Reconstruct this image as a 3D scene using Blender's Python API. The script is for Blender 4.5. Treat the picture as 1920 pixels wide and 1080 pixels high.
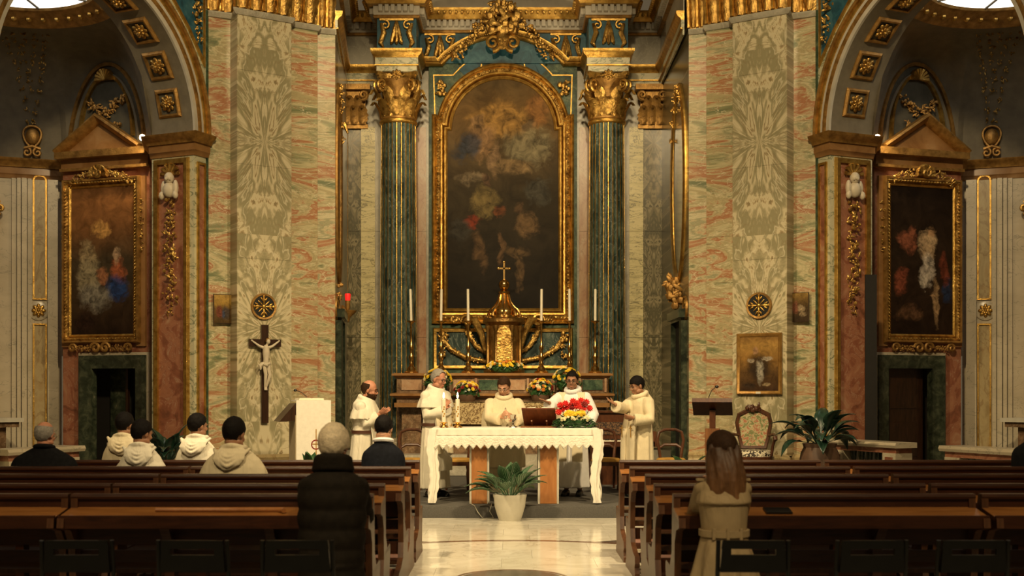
import bpy, bmesh, math, random
from math import pi, sin, cos, radians, sqrt, atan2
from mathutils import Vector, Matrix, Euler

for o in list(bpy.data.objects): bpy.data.objects.remove(o)
scene = bpy.context.scene
COL = scene.collection
random.seed(7)

# ------------------------------------------------------------------ camera
F, CX, CY, CAMH = 2200.0, 960.0, 736.0, 1.63          # focal length in px, vanishing point, eye height
cam = bpy.data.cameras.new('camera'); camo = bpy.data.objects.new('camera', cam); COL.objects.link(camo)
camo.location = (0, 0, CAMH); camo.rotation_euler = (pi/2, 0, 0)
cam.sensor_width = 36; cam.lens = F/1920*36; cam.shift_y = (CY-540)/1920.0
cam.dof.use_dof = True; cam.dof.focus_distance = 17.5; cam.dof.aperture_fstop = 2.4
cam.clip_end = 200
scene.camera = camo

# ------------------------------------------------------------------ light
wd = bpy.data.worlds.new('world'); scene.world = wd; wd.use_nodes = True
bg = wd.node_tree.nodes['Background']; bg.inputs[0].default_value = (1.0, 0.74, 0.42, 1); bg.inputs[1].default_value = 0.10
vs = scene.view_settings
vs.view_transform = 'Standard'; vs.look = 'None'; vs.gamma = 1; vs.use_curve_mapping = False; vs.exposure = 0.05

def spot(name, loc, target, power, angle, col=(1, .72, .40), size=.25, blend=.6):
    l = bpy.data.lights.new(name, 'SPOT'); l.energy = power; l.color = col; l.spot_size = radians(angle); l.spot_blend = blend
    l.shadow_soft_size = size
    o = bpy.data.objects.new(name, l); COL.objects.link(o); o.location = loc
    o.rotation_euler = (Vector(target)-Vector(loc)).to_track_quat('-Z', 'Y').to_euler()
    return o
# projectors on the nave cornice, trained on the presbytery, the piers and the altar wall
WARM = (1, .755, .415)
spot('nave_projector', (-4.2, 9.0, 10.2), (1.0, 15.5, .8), 4300, 62, WARM, .3)
spot('nave_projector', (4.2, 9.0, 10.2), (-1.0, 15.5, .8), 4300, 62, WARM, .3)
spot('nave_projector', (-1.5, 8.0, 10.4), (-4.3, 19.8, 4.4), 3400, 46, WARM, .35)
spot('nave_projector', (1.5, 8.0, 10.4), (4.3, 19.8, 4.4), 3400, 46, WARM, .35)
spot('nave_projector', (0, 9.0, 10.8), (-.2, 23.5, 5.5), 3000, 38, WARM, .35)
spot('presbytery_projector', (-2.7, 20.9, 6.0), (.6, 23.4, 8.2), 190, 80, WARM, .12)
spot('presbytery_projector', (2.4, 20.9, 6.0), (-.9, 23.4, 8.2), 190, 80, WARM, .12)
spot('pew_fill', (-3.0, 1.0, 10.0), (-2.2, 10.2, .8), 2500, 48, WARM, .4, .8)  # unseen fill spots added to brighten the pew rows
spot('pew_fill', (3.0, 1.0, 10.0), (2.0, 9.6, .8), 2100, 48, WARM, .4, .8)

# ------------------------------------------------------------------ node helpers
def newmat(name):
    m = bpy.data.materials.new(name); m.use_nodes = True
    nt = m.node_tree; return m, nt, nt.nodes['Principled BSDF']
def L(nt, a, b): nt.links.new(a, b)
def setin(nt, sock, v):
    if hasattr(v, 'is_linked'): nt.links.new(v, sock)
    elif isinstance(v, (tuple, list)) and len(v) == 3 and sock.type == 'RGBA': sock.default_value = (*v, 1)
    else: sock.default_value = v
def mth(nt, op, a, b=0.0, c=0.0, clamp=False):
    n = nt.nodes.new('ShaderNodeMath'); n.operation = op; n.use_clamp = clamp
    setin(nt, n.inputs[0], a); setin(nt, n.inputs[1], b); setin(nt, n.inputs[2], c); return n.outputs[0]
def coords(nt, scale=(1, 1, 1), kind='Object', loc=(0, 0, 0)):
    t = nt.nodes.new('ShaderNodeTexCoord'); mp = nt.nodes.new('ShaderNodeMapping')
    mp.inputs['Scale'].default_value = scale; mp.inputs['Location'].default_value = loc
    L(nt, t.outputs[kind], mp.inputs['Vector']); return mp.outputs[0]
def noise(nt, vec, scale, detail=5, rough=.55, dist=0.0):
    n = nt.nodes.new('ShaderNodeTexNoise'); setin(nt, n.inputs['Vector'], vec)
    n.inputs['Scale'].default_value = scale; n.inputs['Detail'].default_value = detail
    n.inputs['Roughness'].default_value = rough; n.inputs['Distortion'].default_value = dist
    return n.outputs[0]
def ramp(nt, fac, stops, interp='LINEAR'):
    r = nt.nodes.new('ShaderNodeValToRGB'); r.color_ramp.interpolation = interp
    els = r.color_ramp.elements
    while len(els) < len(stops): els.new(.5)
    for e, (p, c) in zip(els, stops): e.position = p; e.color = (*c, 1)
    setin(nt, r.inputs[0], fac); return r.outputs[0]
def mix(nt, fac, a, b, mode='MIX'):
    n = nt.nodes.new('ShaderNodeMix'); n.data_type = 'RGBA'; n.blend_type = mode
    setin(nt, n.inputs[0], fac); setin(nt, n.inputs[6], a); setin(nt, n.inputs[7], b); return n.outputs[2]
def bump(nt, bsdf, h, strength=.3, dist=.01):
    b = nt.nodes.new('ShaderNodeBump'); b.inputs['Strength'].default_value = strength; b.inputs['Distance'].default_value = dist
    setin(nt, b.inputs['Height'], h); L(nt, b.outputs[0], bsdf.inputs['Normal'])
def sepxyz(nt, v):
    n = nt.nodes.new('ShaderNodeSeparateXYZ'); L(nt, v, n.inputs[0]); return n.outputs
def comb(nt, x, y, z):
    n = nt.nodes.new('ShaderNodeCombineXYZ'); setin(nt, n.inputs[0], x); setin(nt, n.inputs[1], y); setin(nt, n.inputs[2], z); return n.outputs[0]
def vadd(nt, a, b):
    n = nt.nodes.new('ShaderNodeVectorMath'); n.operation = 'ADD'; setin(nt, n.inputs[0], a); setin(nt, n.inputs[1], b); return n.outputs[0]
def vein(nt, vec, scale, width, dist=1.2, detail=4):
    n = noise(nt, vec, scale, detail, .6, dist)
    d = mth(nt, 'ABSOLUTE', mth(nt, 'SUBTRACT', n, .5))
    return mth(nt, 'SUBTRACT', 1.0, mth(nt, 'DIVIDE', d, width, clamp=True), clamp=True)
def fin(b, col, rough=.4, metal=0.0, nt=None):
    setin(nt, b.inputs['Base Color'], col); setin(nt, b.inputs['Roughness'], rough); b.inputs['Metallic'].default_value = metal

def plain(name, col, rough=.5, metal=0.0, var=.15, scale=12, bmp=0.0, bscale=60, bdist=.01):
    m, nt, b = newmat(name); v = coords(nt)
    n = noise(nt, v, scale, 4)
    lo = tuple(c*(1-var) for c in col); hi = tuple(min(1, c*(1+var)) for c in col)
    fin(b, ramp(nt, n, [(.3, lo), (.7, hi)]), rough, metal, nt)
    if bmp: bump(nt, b, noise(nt, coords(nt, (1.5, 1.5, .38)) if bdist > .01 else v, bscale, 3, .5, .6 if bdist > .01 else 0), bmp, bdist)
    return m
def m_stops(name, stops, vscale=(1, 1, 1), scale=2.0, detail=6, dist=1.0, veins=(), rough=.28, loc=(0, 0, 0)):
    """mottled / banded marble: stops, stretched noise and overlaid veins (scale, width, colour, strength)"""
    m, nt, b = newmat(name); v = coords(nt, vscale, loc=loc)
    c = ramp(nt, noise(nt, v, scale, detail, .6, dist), stops)
    for (sc, wd_, col, st) in veins:
        c = mix(nt, mth(nt, 'MULTIPLY', vein(nt, v, sc, wd_), st), c, col)
    fin(b, c, rough, 0, nt); return m
CREAM = (.56, .50, .33); SAGE = (.25, .29, .18); SALMON = (.50, .21, .12); OLIVE = (.30, .27, .14)
M = {}
for i in range(3):
    M['band%d' % i] = m_stops('banded_marble_%d' % i, [(.33, (.15, .175, .09)), (.385, (.27, .275, .145)), (.43, (.55, .48, .29)), (.465, (.36, .31, .165)), (.50, (.50, .41, .235)), (.525, (.37, .15, .07)), (.555, (.45, .26, .14)), (.59, (.53, .45, .27)), (.62, (.29, .29, .165)), (.67, (.56, .50, .32))],
        (.50, .50, 1.9), .95, 9, 1.5, [(2.2, .011, (.70, .62, .43), .8), (3.2, .010, (.36, .15, .08), .6), (5.0, .010, (.17, .16, .08), .5)], .25, (i*7.3, 2, i*3.1))
def m_book(name, cols, period, phase=0.0, k=1.0):
    """book-matched slabs: pattern mirrored about the panel's centre line and about every joint"""
    m, nt, b = newmat(name); x, y, z = sepxyz(nt, coords(nt))
    u = mth(nt, 'ABSOLUTE', x); w = mth(nt, 'PINGPONG', mth(nt, 'ADD', z, phase), period/2)
    r = mth(nt, 'SQRT', mth(nt, 'ADD', mth(nt, 'MULTIPLY', u, u), mth(nt, 'MULTIPLY', w, w)))
    an = mth(nt, 'ARCTAN2', u, mth(nt, 'ADD', w, .02))
    zf = mth(nt, 'FLOOR', mth(nt, 'DIVIDE', mth(nt, 'ADD', z, phase+period/2), period))
    zz = mth(nt, 'MULTIPLY', zf, 3.7)
    pol = comb(nt, mth(nt, 'MULTIPLY', an, 2.3), mth(nt, 'MULTIPLY', r, .6*k), zz)
    car = comb(nt, mth(nt, 'MULTIPLY', u, 1.5*k), mth(nt, 'MULTIPLY', w, .9*k), mth(nt, 'ADD', zz, 9.0))
    n1 = noise(nt, pol, 1.7, 3, .5, .5); n2 = noise(nt, car, 1.7, 4, .55, 1.0)
    f = mth(nt, 'ADD', mth(nt, 'MULTIPLY', n1, .60), mth(nt, 'MULTIPLY', n2, .40))
    fr = mth(nt, 'PINGPONG', mth(nt, 'MULTIPLY', f, 4.0), .5)
    c = ramp(nt, mth(nt, 'MULTIPLY', fr, 2.0), [(.10, cols[0]), (.26, cols[1]), (.38, cols[3]), (.46, cols[2]), (.80, cols[2]), (.86, cols[4]), (.96, cols[5])])
    vv = mth(nt, 'SUBTRACT', 1.0, mth(nt, 'DIVIDE', mth(nt, 'ABSOLUTE', mth(nt, 'SUBTRACT', n2, .5)), .016, clamp=True), clamp=True)
    c = mix(nt, mth(nt, 'MULTIPLY', vv, .7), c, cols[5])
    v3 = mth(nt, 'SUBTRACT', 1.0, mth(nt, 'DIVIDE', mth(nt, 'ABSOLUTE', mth(nt, 'SUBTRACT', n1, .45)), .014, clamp=True), clamp=True)
    c = mix(nt, mth(nt, 'MULTIPLY', v3, .7), c, cols[6])
    fin(b, c, .25, 0, nt); return m
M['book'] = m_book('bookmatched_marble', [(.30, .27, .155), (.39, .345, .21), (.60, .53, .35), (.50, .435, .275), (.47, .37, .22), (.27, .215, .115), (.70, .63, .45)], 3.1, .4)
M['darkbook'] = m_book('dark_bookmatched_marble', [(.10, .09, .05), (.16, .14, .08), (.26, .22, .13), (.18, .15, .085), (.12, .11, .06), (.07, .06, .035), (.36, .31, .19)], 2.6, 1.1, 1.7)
M['yellow'] = m_stops('yellow_veined_marble', [(.3, (.50, .43, .21)), (.55, (.66, .58, .32)), (.8, (.58, .50, .28))], (.6, .6, 2.6), 2.0, 5, .6, [(2.6, .022, (.10, .09, .05), .9), (5, .015, (.16, .13, .06), .6)])
M['white'] = m_stops('white_marble', [(.3, (.42, .36, .25)), (.6, (.54, .47, .34)), (.8, (.47, .40, .28))], (.8, .8, 1.4), 1.5, 5, .6, [(2.2, .010, (.22, .20, .15), .7)])
M['whitegreen'] = m_stops('white_green_marble', [(.3, (.46, .44, .28)), (.6, (.58, .55, .38)), (.8, (.50, .46, .32))], (1, 1, 1.6), 2.5, 5, 1.0, [(2.6, .03, (.11, .15, .09), .9)])
M['grey'] = m_stops('grey_marble', [(.3, (.26, .24, .19)), (.6, (.42, .39, .31)), (.8, (.34, .31, .25))], (1, 1, .7), 2.0, 6, 1.5, [(3, .02, (.55, .51, .42), .6)])
M['red'] = m_stops('red_jasper', [(.28, (.12, .045, .025)), (.45, (.27, .10, .055)), (.6, (.36, .16, .09)), (.75, (.44, .27, .16))], (1, 1, 1), 3.0, 7, 1.2, [(3, .012, (.52, .38, .26), .5)])
M['pink'] = m_stops('pink_marble', [(.28, (.30, .13, .07)), (.5, (.42, .26, .15)), (.7, (.48, .36, .24))], (1, 1, .6), 3.0, 6, 1.2, [(4, .02, (.20, .09, .05), .5)])
M['green'] = m_stops('green_marble', [(.30, (.015, .030, .020)), (.46, (.045, .085, .050)), (.58, (.085, .13, .075)), (.70, (.17, .20, .12))], (1, 1, 1), 6.0, 6, .6, [(9, .03, (.010, .016, .012), .7)], .22)
M['bluegreen'] = m_stops('blue_green_marble', [(.32, (.010, .020, .017)), (.48, (.028, .052, .045)), (.60, (.065, .10, .08)), (.72, (.17, .20, .155))], (1, 1, .45), 5.0, 6, .8, [(5, .02, (.30, .33, .28), .5)], .18)
M['lapis'] = m_stops('blue_stone', [(.3, (.010, .045, .070)), (.5, (.025, .10, .145)), (.7, (.06, .17, .21))], (1, 1, 1), 5, 5, .6, [], .3)
M['doorgreen'] = m_stops('dark_green_marble', [(.3, (.012, .016, .010)), (.5, (.035, .045, .028)), (.66, (.08, .09, .055)), (.75, (.20, .19, .13))], (1, 1, 1), 7, 6, .6, [], .25)
M['alabaster'] = m_stops('alabaster', [(.3, (.30, .22, .10)), (.5, (.42, .33, .17)), (.7, (.36, .25, .11))], (1, 1, .5), 3, 5, 2.5, [(2.5, .03, (.22, .13, .05), .6)])
M['orange'] = m_stops('orange_marble', [(.3, (.20, .095, .03)), (.55, (.30, .155, .055)), (.75, (.36, .21, .09))], (1, 1, 1), 2.5, 5, 1, [])
M['stucco'] = plain('grey_stucco', (.17, .145, .10), .8, 0, .15, 6)
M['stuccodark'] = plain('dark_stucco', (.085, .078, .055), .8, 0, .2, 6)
M['stuccowhite'] = plain('white_stucco', (.50, .47, .40), .75, 0, .12, 5)
def gold(name, lo, hi, rough=.36, metal=.8, bs=.5, sc=45):
    m, nt, b = newmat(name); v = coords(nt); n = noise(nt, v, 9, 5)
    fin(b, ramp(nt, n, [(.32, lo), (.68, hi)]), rough, metal, nt)
    bump(nt, b, noise(nt, v, sc, 4), bs, .012); return m
M['gold'] = gold('gilding', (.36, .19, .035), (.72, .46, .12), .32, .85)
M['golddark'] = gold('dark_gilding', (.22, .115, .03), (.50, .28, .075), .45, .6)  # aged gilding; on capital bells its dark tone stands in for shade
M['goldorn'] = gold('carved_gilding', (.20, .10, .02), (.74, .47, .13), .30, .8, 1.0, 26)
M['brass'] = gold('polished_brass', (.62, .36, .10), (.86, .56, .20), .2, 1, .05)
M['bronze'] = gold('gilt_bronze', (.20, .11, .03), (.42, .25, .08), .33, .85, .7, 40)
def wood(name, lo, hi, rough=.35, vs_=(1, 8, 8), sc=3):
    m, nt, b = newmat(name); v = coords(nt, vs_); n = noise(nt, v, sc, 6, .6, 1.2)
    fin(b, ramp(nt, n, [(.3, lo), (.7, hi)]), rough, 0, nt); bump(nt, b, n, .08, .01); return m
M['pew'] = wood('dark_pew_wood', (.024, .008, .004), (.058, .019, .008), .30)
M['pewtop'] = wood('worn_pew_wood', (.20, .075, .018), (.36, .155, .042), .33)
M['pewend'] = wood('pew_end_wood', (.050, .019, .008), (.12, .048, .018), .38, (8, 8, 1))
M['darkwood'] = wood('dark_wood', (.018, .008, .004), (.05, .021, .010), .3, (6, 6, 1))
M['chairwood'] = wood('walnut', (.040, .014, .007), (.10, .036, .015), .28, (5, 5, 2))
M['midwood'] = wood('brown_wood', (.12, .045, .014), (.24, .10, .034), .38, (6, 6, 1))
M['picframe'] = gold('old_gold_frame', (.26, .13, .03), (.48, .27, .07), .4, .5, .3)
M['leather'] = plain('kneeler_padding', (.20, .075, .045), .55, 0, .2, 6)
M['black'] = plain('black_plastic', (.007, .007, .006), .4, 0, .2)
M['blackcloth'] = plain('black_cloth', (.007, .007, .008), .9, 0, .3, 30)
M['navy'] = plain('navy_cloth', (.006, .007, .011), .85, 0, .3, 30)
M['puffer'] = plain('dark_brown_coat', (.012, .009, .006), .8, 0, .25, 20, .2, 30)
M['trench'] = plain('beige_trench_coat', (.36, .27, .15), .55, 0, .12, 8, .42, 9, .04)
M['habit'] = plain('white_habit', (.76, .71, .58), .85, 0, .06, 8, .42, 9, .04)
M['cream'] = plain('cream_habit', (.70, .61, .42), .85, 0, .06, 8, .42, 9, .04)
M['alb'] = plain('white_alb', (.80, .79, .78), .8, 0, .05, 8, .42, 9, .04)
M['linen'] = plain('white_linen', (.80, .76, .66), .85, 0, .05, 20, .12, 120)
M['stole'] = plain('cream_stole', (.72, .63, .44), .75, 0, .06, 10)
M['stolegold'] = plain('gold_embroidery', (.46, .26, .05), .5, .4, .2, 40)
M['belt'] = plain('brown_leather_belt', (.07, .025, .012), .5)
M['shoe'] = plain('black_shoe_leather', (.008, .008, .008), .35)
def skinmat(name, c):
    m, nt, b = newmat(name); v = coords(nt)
    fin(b, ramp(nt, noise(nt, v, 22, 4), [(.3, tuple(x*.82 for x in c)), (.7, c)]), .5, 0, nt)
    b.inputs['Subsurface Weight'].default_value = .08; b.inputs['Subsurface Radius'].default_value = (.02, .008, .004); return m
M['skin'] = skinmat('fair_skin', (.58, .31, .19)); M['skintan'] = skinmat('tan_skin', (.40, .20, .11)); M['skinpink'] = skinmat('ruddy_skin', (.55, .25, .15))
M['hairblack'] = plain('black_hair', (.006, .0045, .004), .65, 0, .3, 60, .5, 150)
M['hairbrown'] = plain('brown_hair', (.035, .017, .008), .6, 0, .3, 60, .5, 150)
M['hairgrey'] = plain('grey_hair', (.26, .24, .21), .55, 0, .25, 60, .5, 150)
M['hairwhite'] = plain('white_hair', (.66, .55, .38), .6, 0, .2, 60, .6, 150)
M['eye'] = plain('eye', (.02, .015, .012), .2)
M['lip'] = plain('lip', (.36, .13, .09), .5)
M['carpet'] = plain('grey_carpet', (.085, .080, .072), .95, 0, .2, 60, .5, 300)
M['wax'] = plain('candle_wax', (.80, .74, .58), .5, 0, .04)
M['leaf'] = m_stops('green_leaf', [(.3, (.012, .040, .012)), (.6, (.035, .10, .030)), (.8, (.07, .16, .05))], (1, 1, 1), 14, 3, .3, [], .3)
M['leafdark'] = m_stops('dark_green_leaf', [(.3, (.008, .024, .016)), (.6, (.020, .052, .034)), (.8, (.05, .095, .065))], (1, 1, 1), 10, 3, .3, [], .28)
def m_varleaf():
    m, nt, b = newmat('variegated_leaf'); u = nt.nodes.new('ShaderNodeUVMap'); x, y, z = sepxyz(nt, u.outputs[0])
    ax = mth(nt, 'ABSOLUTE', mth(nt, 'SUBTRACT', x, .5))
    s = mth(nt, 'SINE', mth(nt, 'MULTIPLY', mth(nt, 'SUBTRACT', y, mth(nt, 'MULTIPLY', ax, .7)), 62.0))
    c = ramp(nt, s, [(.25, (.020, .070, .025)), (.8, (.045, .13, .05)), (.97, (.30, .40, .27))])
    fin(b, c, .32, 0, nt); return m
M['varleaf'] = m_varleaf()
M['stone'] = plain('pale_stone_pot', (.52, .49, .40), .6, 0, .08, 8)
M['clay'] = plain('brown_wrapped_pot', (.10, .055, .032), .6, 0, .25, 8, .3, 20)
M['petalyellow'] = plain('yellow_petal', (.86, .58, .03), .5, 0, .2, 40)
M['petalcream'] = plain('cream_petal', (.80, .74, .45), .5, 0, .1, 40)
M['petalred'] = plain('red_petal', (.62, .018, .012), .5, 0, .25, 60)
M['petaldark'] = plain('dark_red_petal', (.22, .012, .010), .5, 0, .25, 60)
M['petalorange'] = plain('orange_petal', (.62, .20, .02), .5, 0, .2, 40)
M['ivory'] = plain('ivory_figure', (.62, .54, .40), .5, 0, .08)
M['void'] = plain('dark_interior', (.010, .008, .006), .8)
M['floorbase'] = plain('floor_screed', (.24, .22, .17), .5)
def m_tile():
    m, nt, b = newmat('floor_marble'); v = coords(nt, (1, 1, 1)); oi = nt.nodes.new('ShaderNodeObjectInfo')
    v = vadd(nt, v, comb(nt, mth(nt, 'MULTIPLY', oi.outputs['Random'], 40.0), 0.0, 0.0))
    c = ramp(nt, noise(nt, v, 2.2, 6, .6, 1.4), [(.3, (.54, .51, .43)), (.5, (.68, .65, .56)), (.7, (.76, .73, .65))])
    c = mix(nt, mth(nt, 'MULTIPLY', vein(nt, v, 1.4, .012), .5), c, (.34, .31, .25))
    c = mix(nt, mth(nt, 'MULTIPLY', oi.outputs['Random'], .25), c, (.50, .44, .32))
    fin(b, c, .13, 0, nt); return m
M['tile'] = m_tile()
M['tiledark'] = m_stops('dark_floor_marble', [(.3, (.055, .045, .038)), (.6, (.12, .10, .085)), (.8, (.19, .165, .14))], (1, 1, 1), 3, 5, 1, [], .14)
M['tilebrown'] = m_stops('brown_floor_marble', [(.3, (.10, .05, .03)), (.7, (.20, .11, .07))], (1, 1, 1), 3, 5, 1, [], .14)
M['chairseat'] = plain('ochre_upholstery', (.46, .25, .045), .7, 0, .12, 20)
m, nt, b = newmat('flower_brocade'); fin(b, ramp(nt, noise(nt, coords(nt), 16, 2, .4, 1.2), [(.42, (.16, .17, .06)), (.50, (.44, .40, .22)), (.62, (.34, .14, .07))]), .7, 0, nt); M['brocade'] = m
m, nt, b = newmat('leopard_upholstery'); fin(b, ramp(nt, noise(nt, coords(nt), 26, 1, .4, .8), [(.47, (.03, .02, .012)), (.53, (.58, .52, .38))]), .7, 0, nt); M['leopard'] = m
m, nt, b = newmat('gold_lace'); fin(b, ramp(nt, noise(nt, coords(nt), 32, 2, .4, 1.0), [(.42, (.16, .09, .03)), (.55, (.52, .40, .20))]), .8, 0, nt); M['lace'] = m
m, nt, b = newmat('table_lace'); v = coords(nt)
vo = nt.nodes.new('ShaderNodeTexVoronoi'); vo.inputs['Scale'].default_value = 42; L(nt, v, vo.inputs['Vector'])
fin(b, (.78, .74, .64), .85, 0, nt); L(nt, mth(nt, 'GREATER_THAN', vo.outputs['Distance'], .13), b.inputs['Alpha']) if False else None
bump(nt, b, vo.outputs['Distance'], .6, .01); M['tablelace'] = m
def emis(name, col, st):
    m, nt, b = newmat(name); b.inputs['Emission Color'].default_value = (*col, 1); b.inputs['Emission Strength'].default_value = st
    b.inputs['Base Color'].default_value = (*col, 1); return m
M['flame'] = emis('candle_flame', (1, .72, .30), 14); M['lampglow'] = emis('lamp_bulb', (1, .9, .75), 30)
M['redlamp'] = emis('red_lamp_glass', (.8, .012, .010), 1.1); M['skylight'] = emis('skylight_pane', (1, .96, .86), 1.9)
def m_paint(name, base, blobs, w, h, warp=.5):
    """generic dim oil painting: clouded ground and soft colour patches; object x in [-w/2,w/2], z in [0,h]"""
    m, nt, b = newmat(name); v = coords(nt)
    x, y, z = sepxyz(nt, v)
    n1 = noise(nt, v, 2.6/w, 5, .6, .8); n2 = noise(nt, vadd(nt, v, (5, 3, 9)), 3.2/w, 5, .6, .8)
    xn = mth(nt, 'ADD', mth(nt, 'DIVIDE', x, w), mth(nt, 'MULTIPLY', mth(nt, 'SUBTRACT', n1, .5), warp))
    zn = mth(nt, 'ADD', mth(nt, 'DIVIDE', z, h), mth(nt, 'MULTIPLY', mth(nt, 'SUBTRACT', n2, .5), warp*w/h))
    n3 = noise(nt, vadd(nt, v, (2, 7, 1)), 11/w, 5, .65, .8)
    c = ramp(nt, zn, base)
    c = mix(nt, .55, c, ramp(nt, noise(nt, v, 4.5/w, 6, .65, 1.0), [(.35, (.10, .08, .05)), (.65, (1, 1, 1))]), 'MULTIPLY')
    for (cx, cz, rx, rz, col) in blobs:
        dx = mth(nt, 'DIVIDE', mth(nt, 'SUBTRACT', xn, cx), rx); dz = mth(nt, 'DIVIDE', mth(nt, 'SUBTRACT', zn, cz), rz)
        d = mth(nt, 'SQRT', mth(nt, 'ADD', mth(nt, 'MULTIPLY', dx, dx), mth(nt, 'MULTIPLY', dz, dz)))
        f = mth(nt, 'MULTIPLY', mth(nt, 'SUBTRACT', mth(nt, 'ADD', 1.0, mth(nt, 'MULTIPLY', n3, .7)), d, clamp=False), 1.7, clamp=True)
        c = mix(nt, mth(nt, 'MULTIPLY', f, .82), c, mix(nt, mth(nt, 'MULTIPLY', mth(nt, 'SUBTRACT', n3, .32), 2.8, clamp=True), tuple(q*.22 for q in col), tuple(min(1, q*1.35) for q in col)))
    fin(b, c, .55, 0, nt); b.inputs['Specular IOR Level'].default_value = .12; return m

for k_ in ('green', 'lapis', 'bluegreen'): M[k_].node_tree.nodes['Principled BSDF'].inputs['Roughness'].default_value = .42; M[k_].node_tree.nodes['Principled BSDF'].inputs['Specular IOR Level'].default_value = .25
for k_ in ('puffer', 'navy', 'blackcloth', 'hairblack', 'hairbrown', 'habit', 'cream', 'trench'): M[k_].node_tree.nodes['Principled BSDF'].inputs['Specular IOR Level'].default_value = .12

# ------------------------------------------------------------------ mesh builder
def I3(x, y, h): return Vector((x, y, h))
class MB:
    def __init__(s): s.v = []; s.f = []; s.uv = None
    def add(s, vs_, fs_, mat=None):
        o = len(s.v); s.v += [(mat @ Vector(p)) if mat else Vector(p) for p in vs_]; s.f += [tuple(i+o for i in f) for f in fs_]; return s
    def box(s, x0, x1, y0, y1, z0, z1, mat=None):
        return s.add([(x0, y0, z0), (x1, y0, z0), (x1, y1, z0), (x0, y1, z0), (x0, y0, z1), (x1, y0, z1), (x1, y1, z1), (x0, y1, z1)],
                     [(0, 3, 2, 1), (4, 5, 6, 7), (0, 1, 5, 4), (1, 2, 6, 5), (2, 3, 7, 6), (3, 0, 4, 7)], mat)
    def prism(s, poly, h0, h1, conv=I3):
        n = len(poly)
        return s.add([conv(x, y, h0) for x, y in poly]+[conv(x, y, h1) for x, y in poly],
                     [tuple(range(n))[::-1], tuple(range(n, 2*n))]+[(i, (i+1) % n, n+(i+1) % n, n+i) for i in range(n)])
    def lathe(s, prof, c=(0, 0, 0), n=24, a0=0.0, a1=2*pi, rf=None, caps=True):
        full = abs(a1-a0-2*pi) < 1e-6; k = n if full else n+1; vs_ = []; fs_ = []
        for (r, z) in prof:
            for i in range(k):
                a = a0+(a1-a0)*i/n; q = r*(rf(a, z) if rf else 1)
                vs_.append((c[0]+q*cos(a), c[1]+q*sin(a), c[2]+z))
        for j in range(len(prof)-1):
            for i in range(n):
                i2 = (i+1) % k; fs_.append((j*k+i, j*k+i2, (j+1)*k+i2, (j+1)*k+i))
        if full and caps:
            if prof[0][0] > 1e-5: fs_.append(tuple(range(k))[::-1])
            if prof[-1][0] > 1e-5: fs_.append(tuple(range((len(prof)-1)*k, len(prof)*k)))
        return s.add(vs_, fs_)
    def tube(s, path, r, n=8, flat=None, caps=True, up=None):
        P = [Vector(p) for p in path]; m = len(P); R = r if isinstance(r, (list, tuple)) else [r]*m
        vs_ = []; prev = None
        for i in range(m):
            t = (P[min(i+1, m-1)]-P[max(i-1, 0)])
            if t.length < 1e-9: t = Vector((0, 0, 1))
            t.normalize()
            if prev is None:
                ref = Vector(up) if up else (Vector((0, 0, 1)) if abs(t.z) < .9 else Vector((1, 0, 0)))
                a = (ref-t*ref.dot(t)).normalized()
            else:
                a = (prev-t*prev.dot(t)); a = a.normalized() if a.length > 1e-6 else prev
            prev = a; b_ = t.cross(a); fl = flat if flat else 1.0
            for k in range(n):
                an = 2*pi*k/n; vs_.append(P[i]+a*(R[i]*cos(an)*fl)+b_*(R[i]*sin(an)))
        fs_ = [(i*n+k, i*n+(k+1) % n, (i+1)*n+(k+1) % n, (i+1)*n+k) for i in range(m-1) for k in range(n)]
        if caps: fs_ += [tuple(range(n))[::-1], tuple(range((m-1)*n, m*n))]
        return s.add(vs_, fs_)
    def ell(s, c, r, n=12, m=8, mat=None):
        c = Vector(c); vs_ = [(0, 0, -1)]; fs_ = []
        for j in range(1, m):
            t = -pi/2+pi*j/m
            for i in range(n): vs_.append((cos(t)*cos(2*pi*i/n), cos(t)*sin(2*pi*i/n), sin(t)))
        vs_.append((0, 0, 1)); e = len(vs_)-1
        for i in range(n):
            fs_.append((0, 1+(i+1) % n, 1+i)); fs_.append((e, 1+(m-2)*n+i, 1+(m-2)*n+(i+1) % n))
        for j in range(m-2):
            for i in range(n): fs_.append((1+j*n+i, 1+j*n+(i+1) % n, 1+(j+1)*n+(i+1) % n, 1+(j+1)*n+i))
        vv = [Vector((p[0]*r[0], p[1]*r[1], p[2]*r[2])) for p in vs_]
        if mat: vv = [mat @ p for p in vv]
        return s.add([p+c for p in vv], fs_)
    def sweep(s, path, prof, conv=I3, closed=False):
        """profile (offset to the path's right-hand side, height) swept with mitred corners"""
        P = [Vector((p[0], p[1])) for p in path]; m = len(P); offs = []
        for i in range(m):
            d0 = (P[i]-P[i-1]) if (i > 0 or closed) else (P[1]-P[0]); d1 = (P[(i+1) % m]-P[i]) if (i < m-1 or closed) else (P[m-1]-P[m-2])
            d0.normalize(); d1.normalize(); n0 = Vector((d0.y, -d0.x)); n1 = Vector((d1.y, -d1.x)); b_ = n0+n1
            if b_.length < 1e-6: b_ = n0
            b_.normalize(); k = 1/max(.35, b_.dot(n1)); offs.append(b_*k)
        k = len(prof); vs_ = []; fs_ = []
        for i in range(m):
            for (o, h) in prof: q = P[i]+offs[i]*o; vs_.append(conv(q.x, q.y, h))
        for i in range(m if closed else m-1):
            i2 = (i+1) % m
            for j in range(k): j2 = (j+1) % k; fs_.append((i*k+j, i2*k+j, i2*k+j2, i*k+j2))
        if not closed: fs_ += [tuple(range(k)), tuple(range((m-1)*k, m*k))[::-1]]
        return s.add(vs_, fs_)
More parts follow.
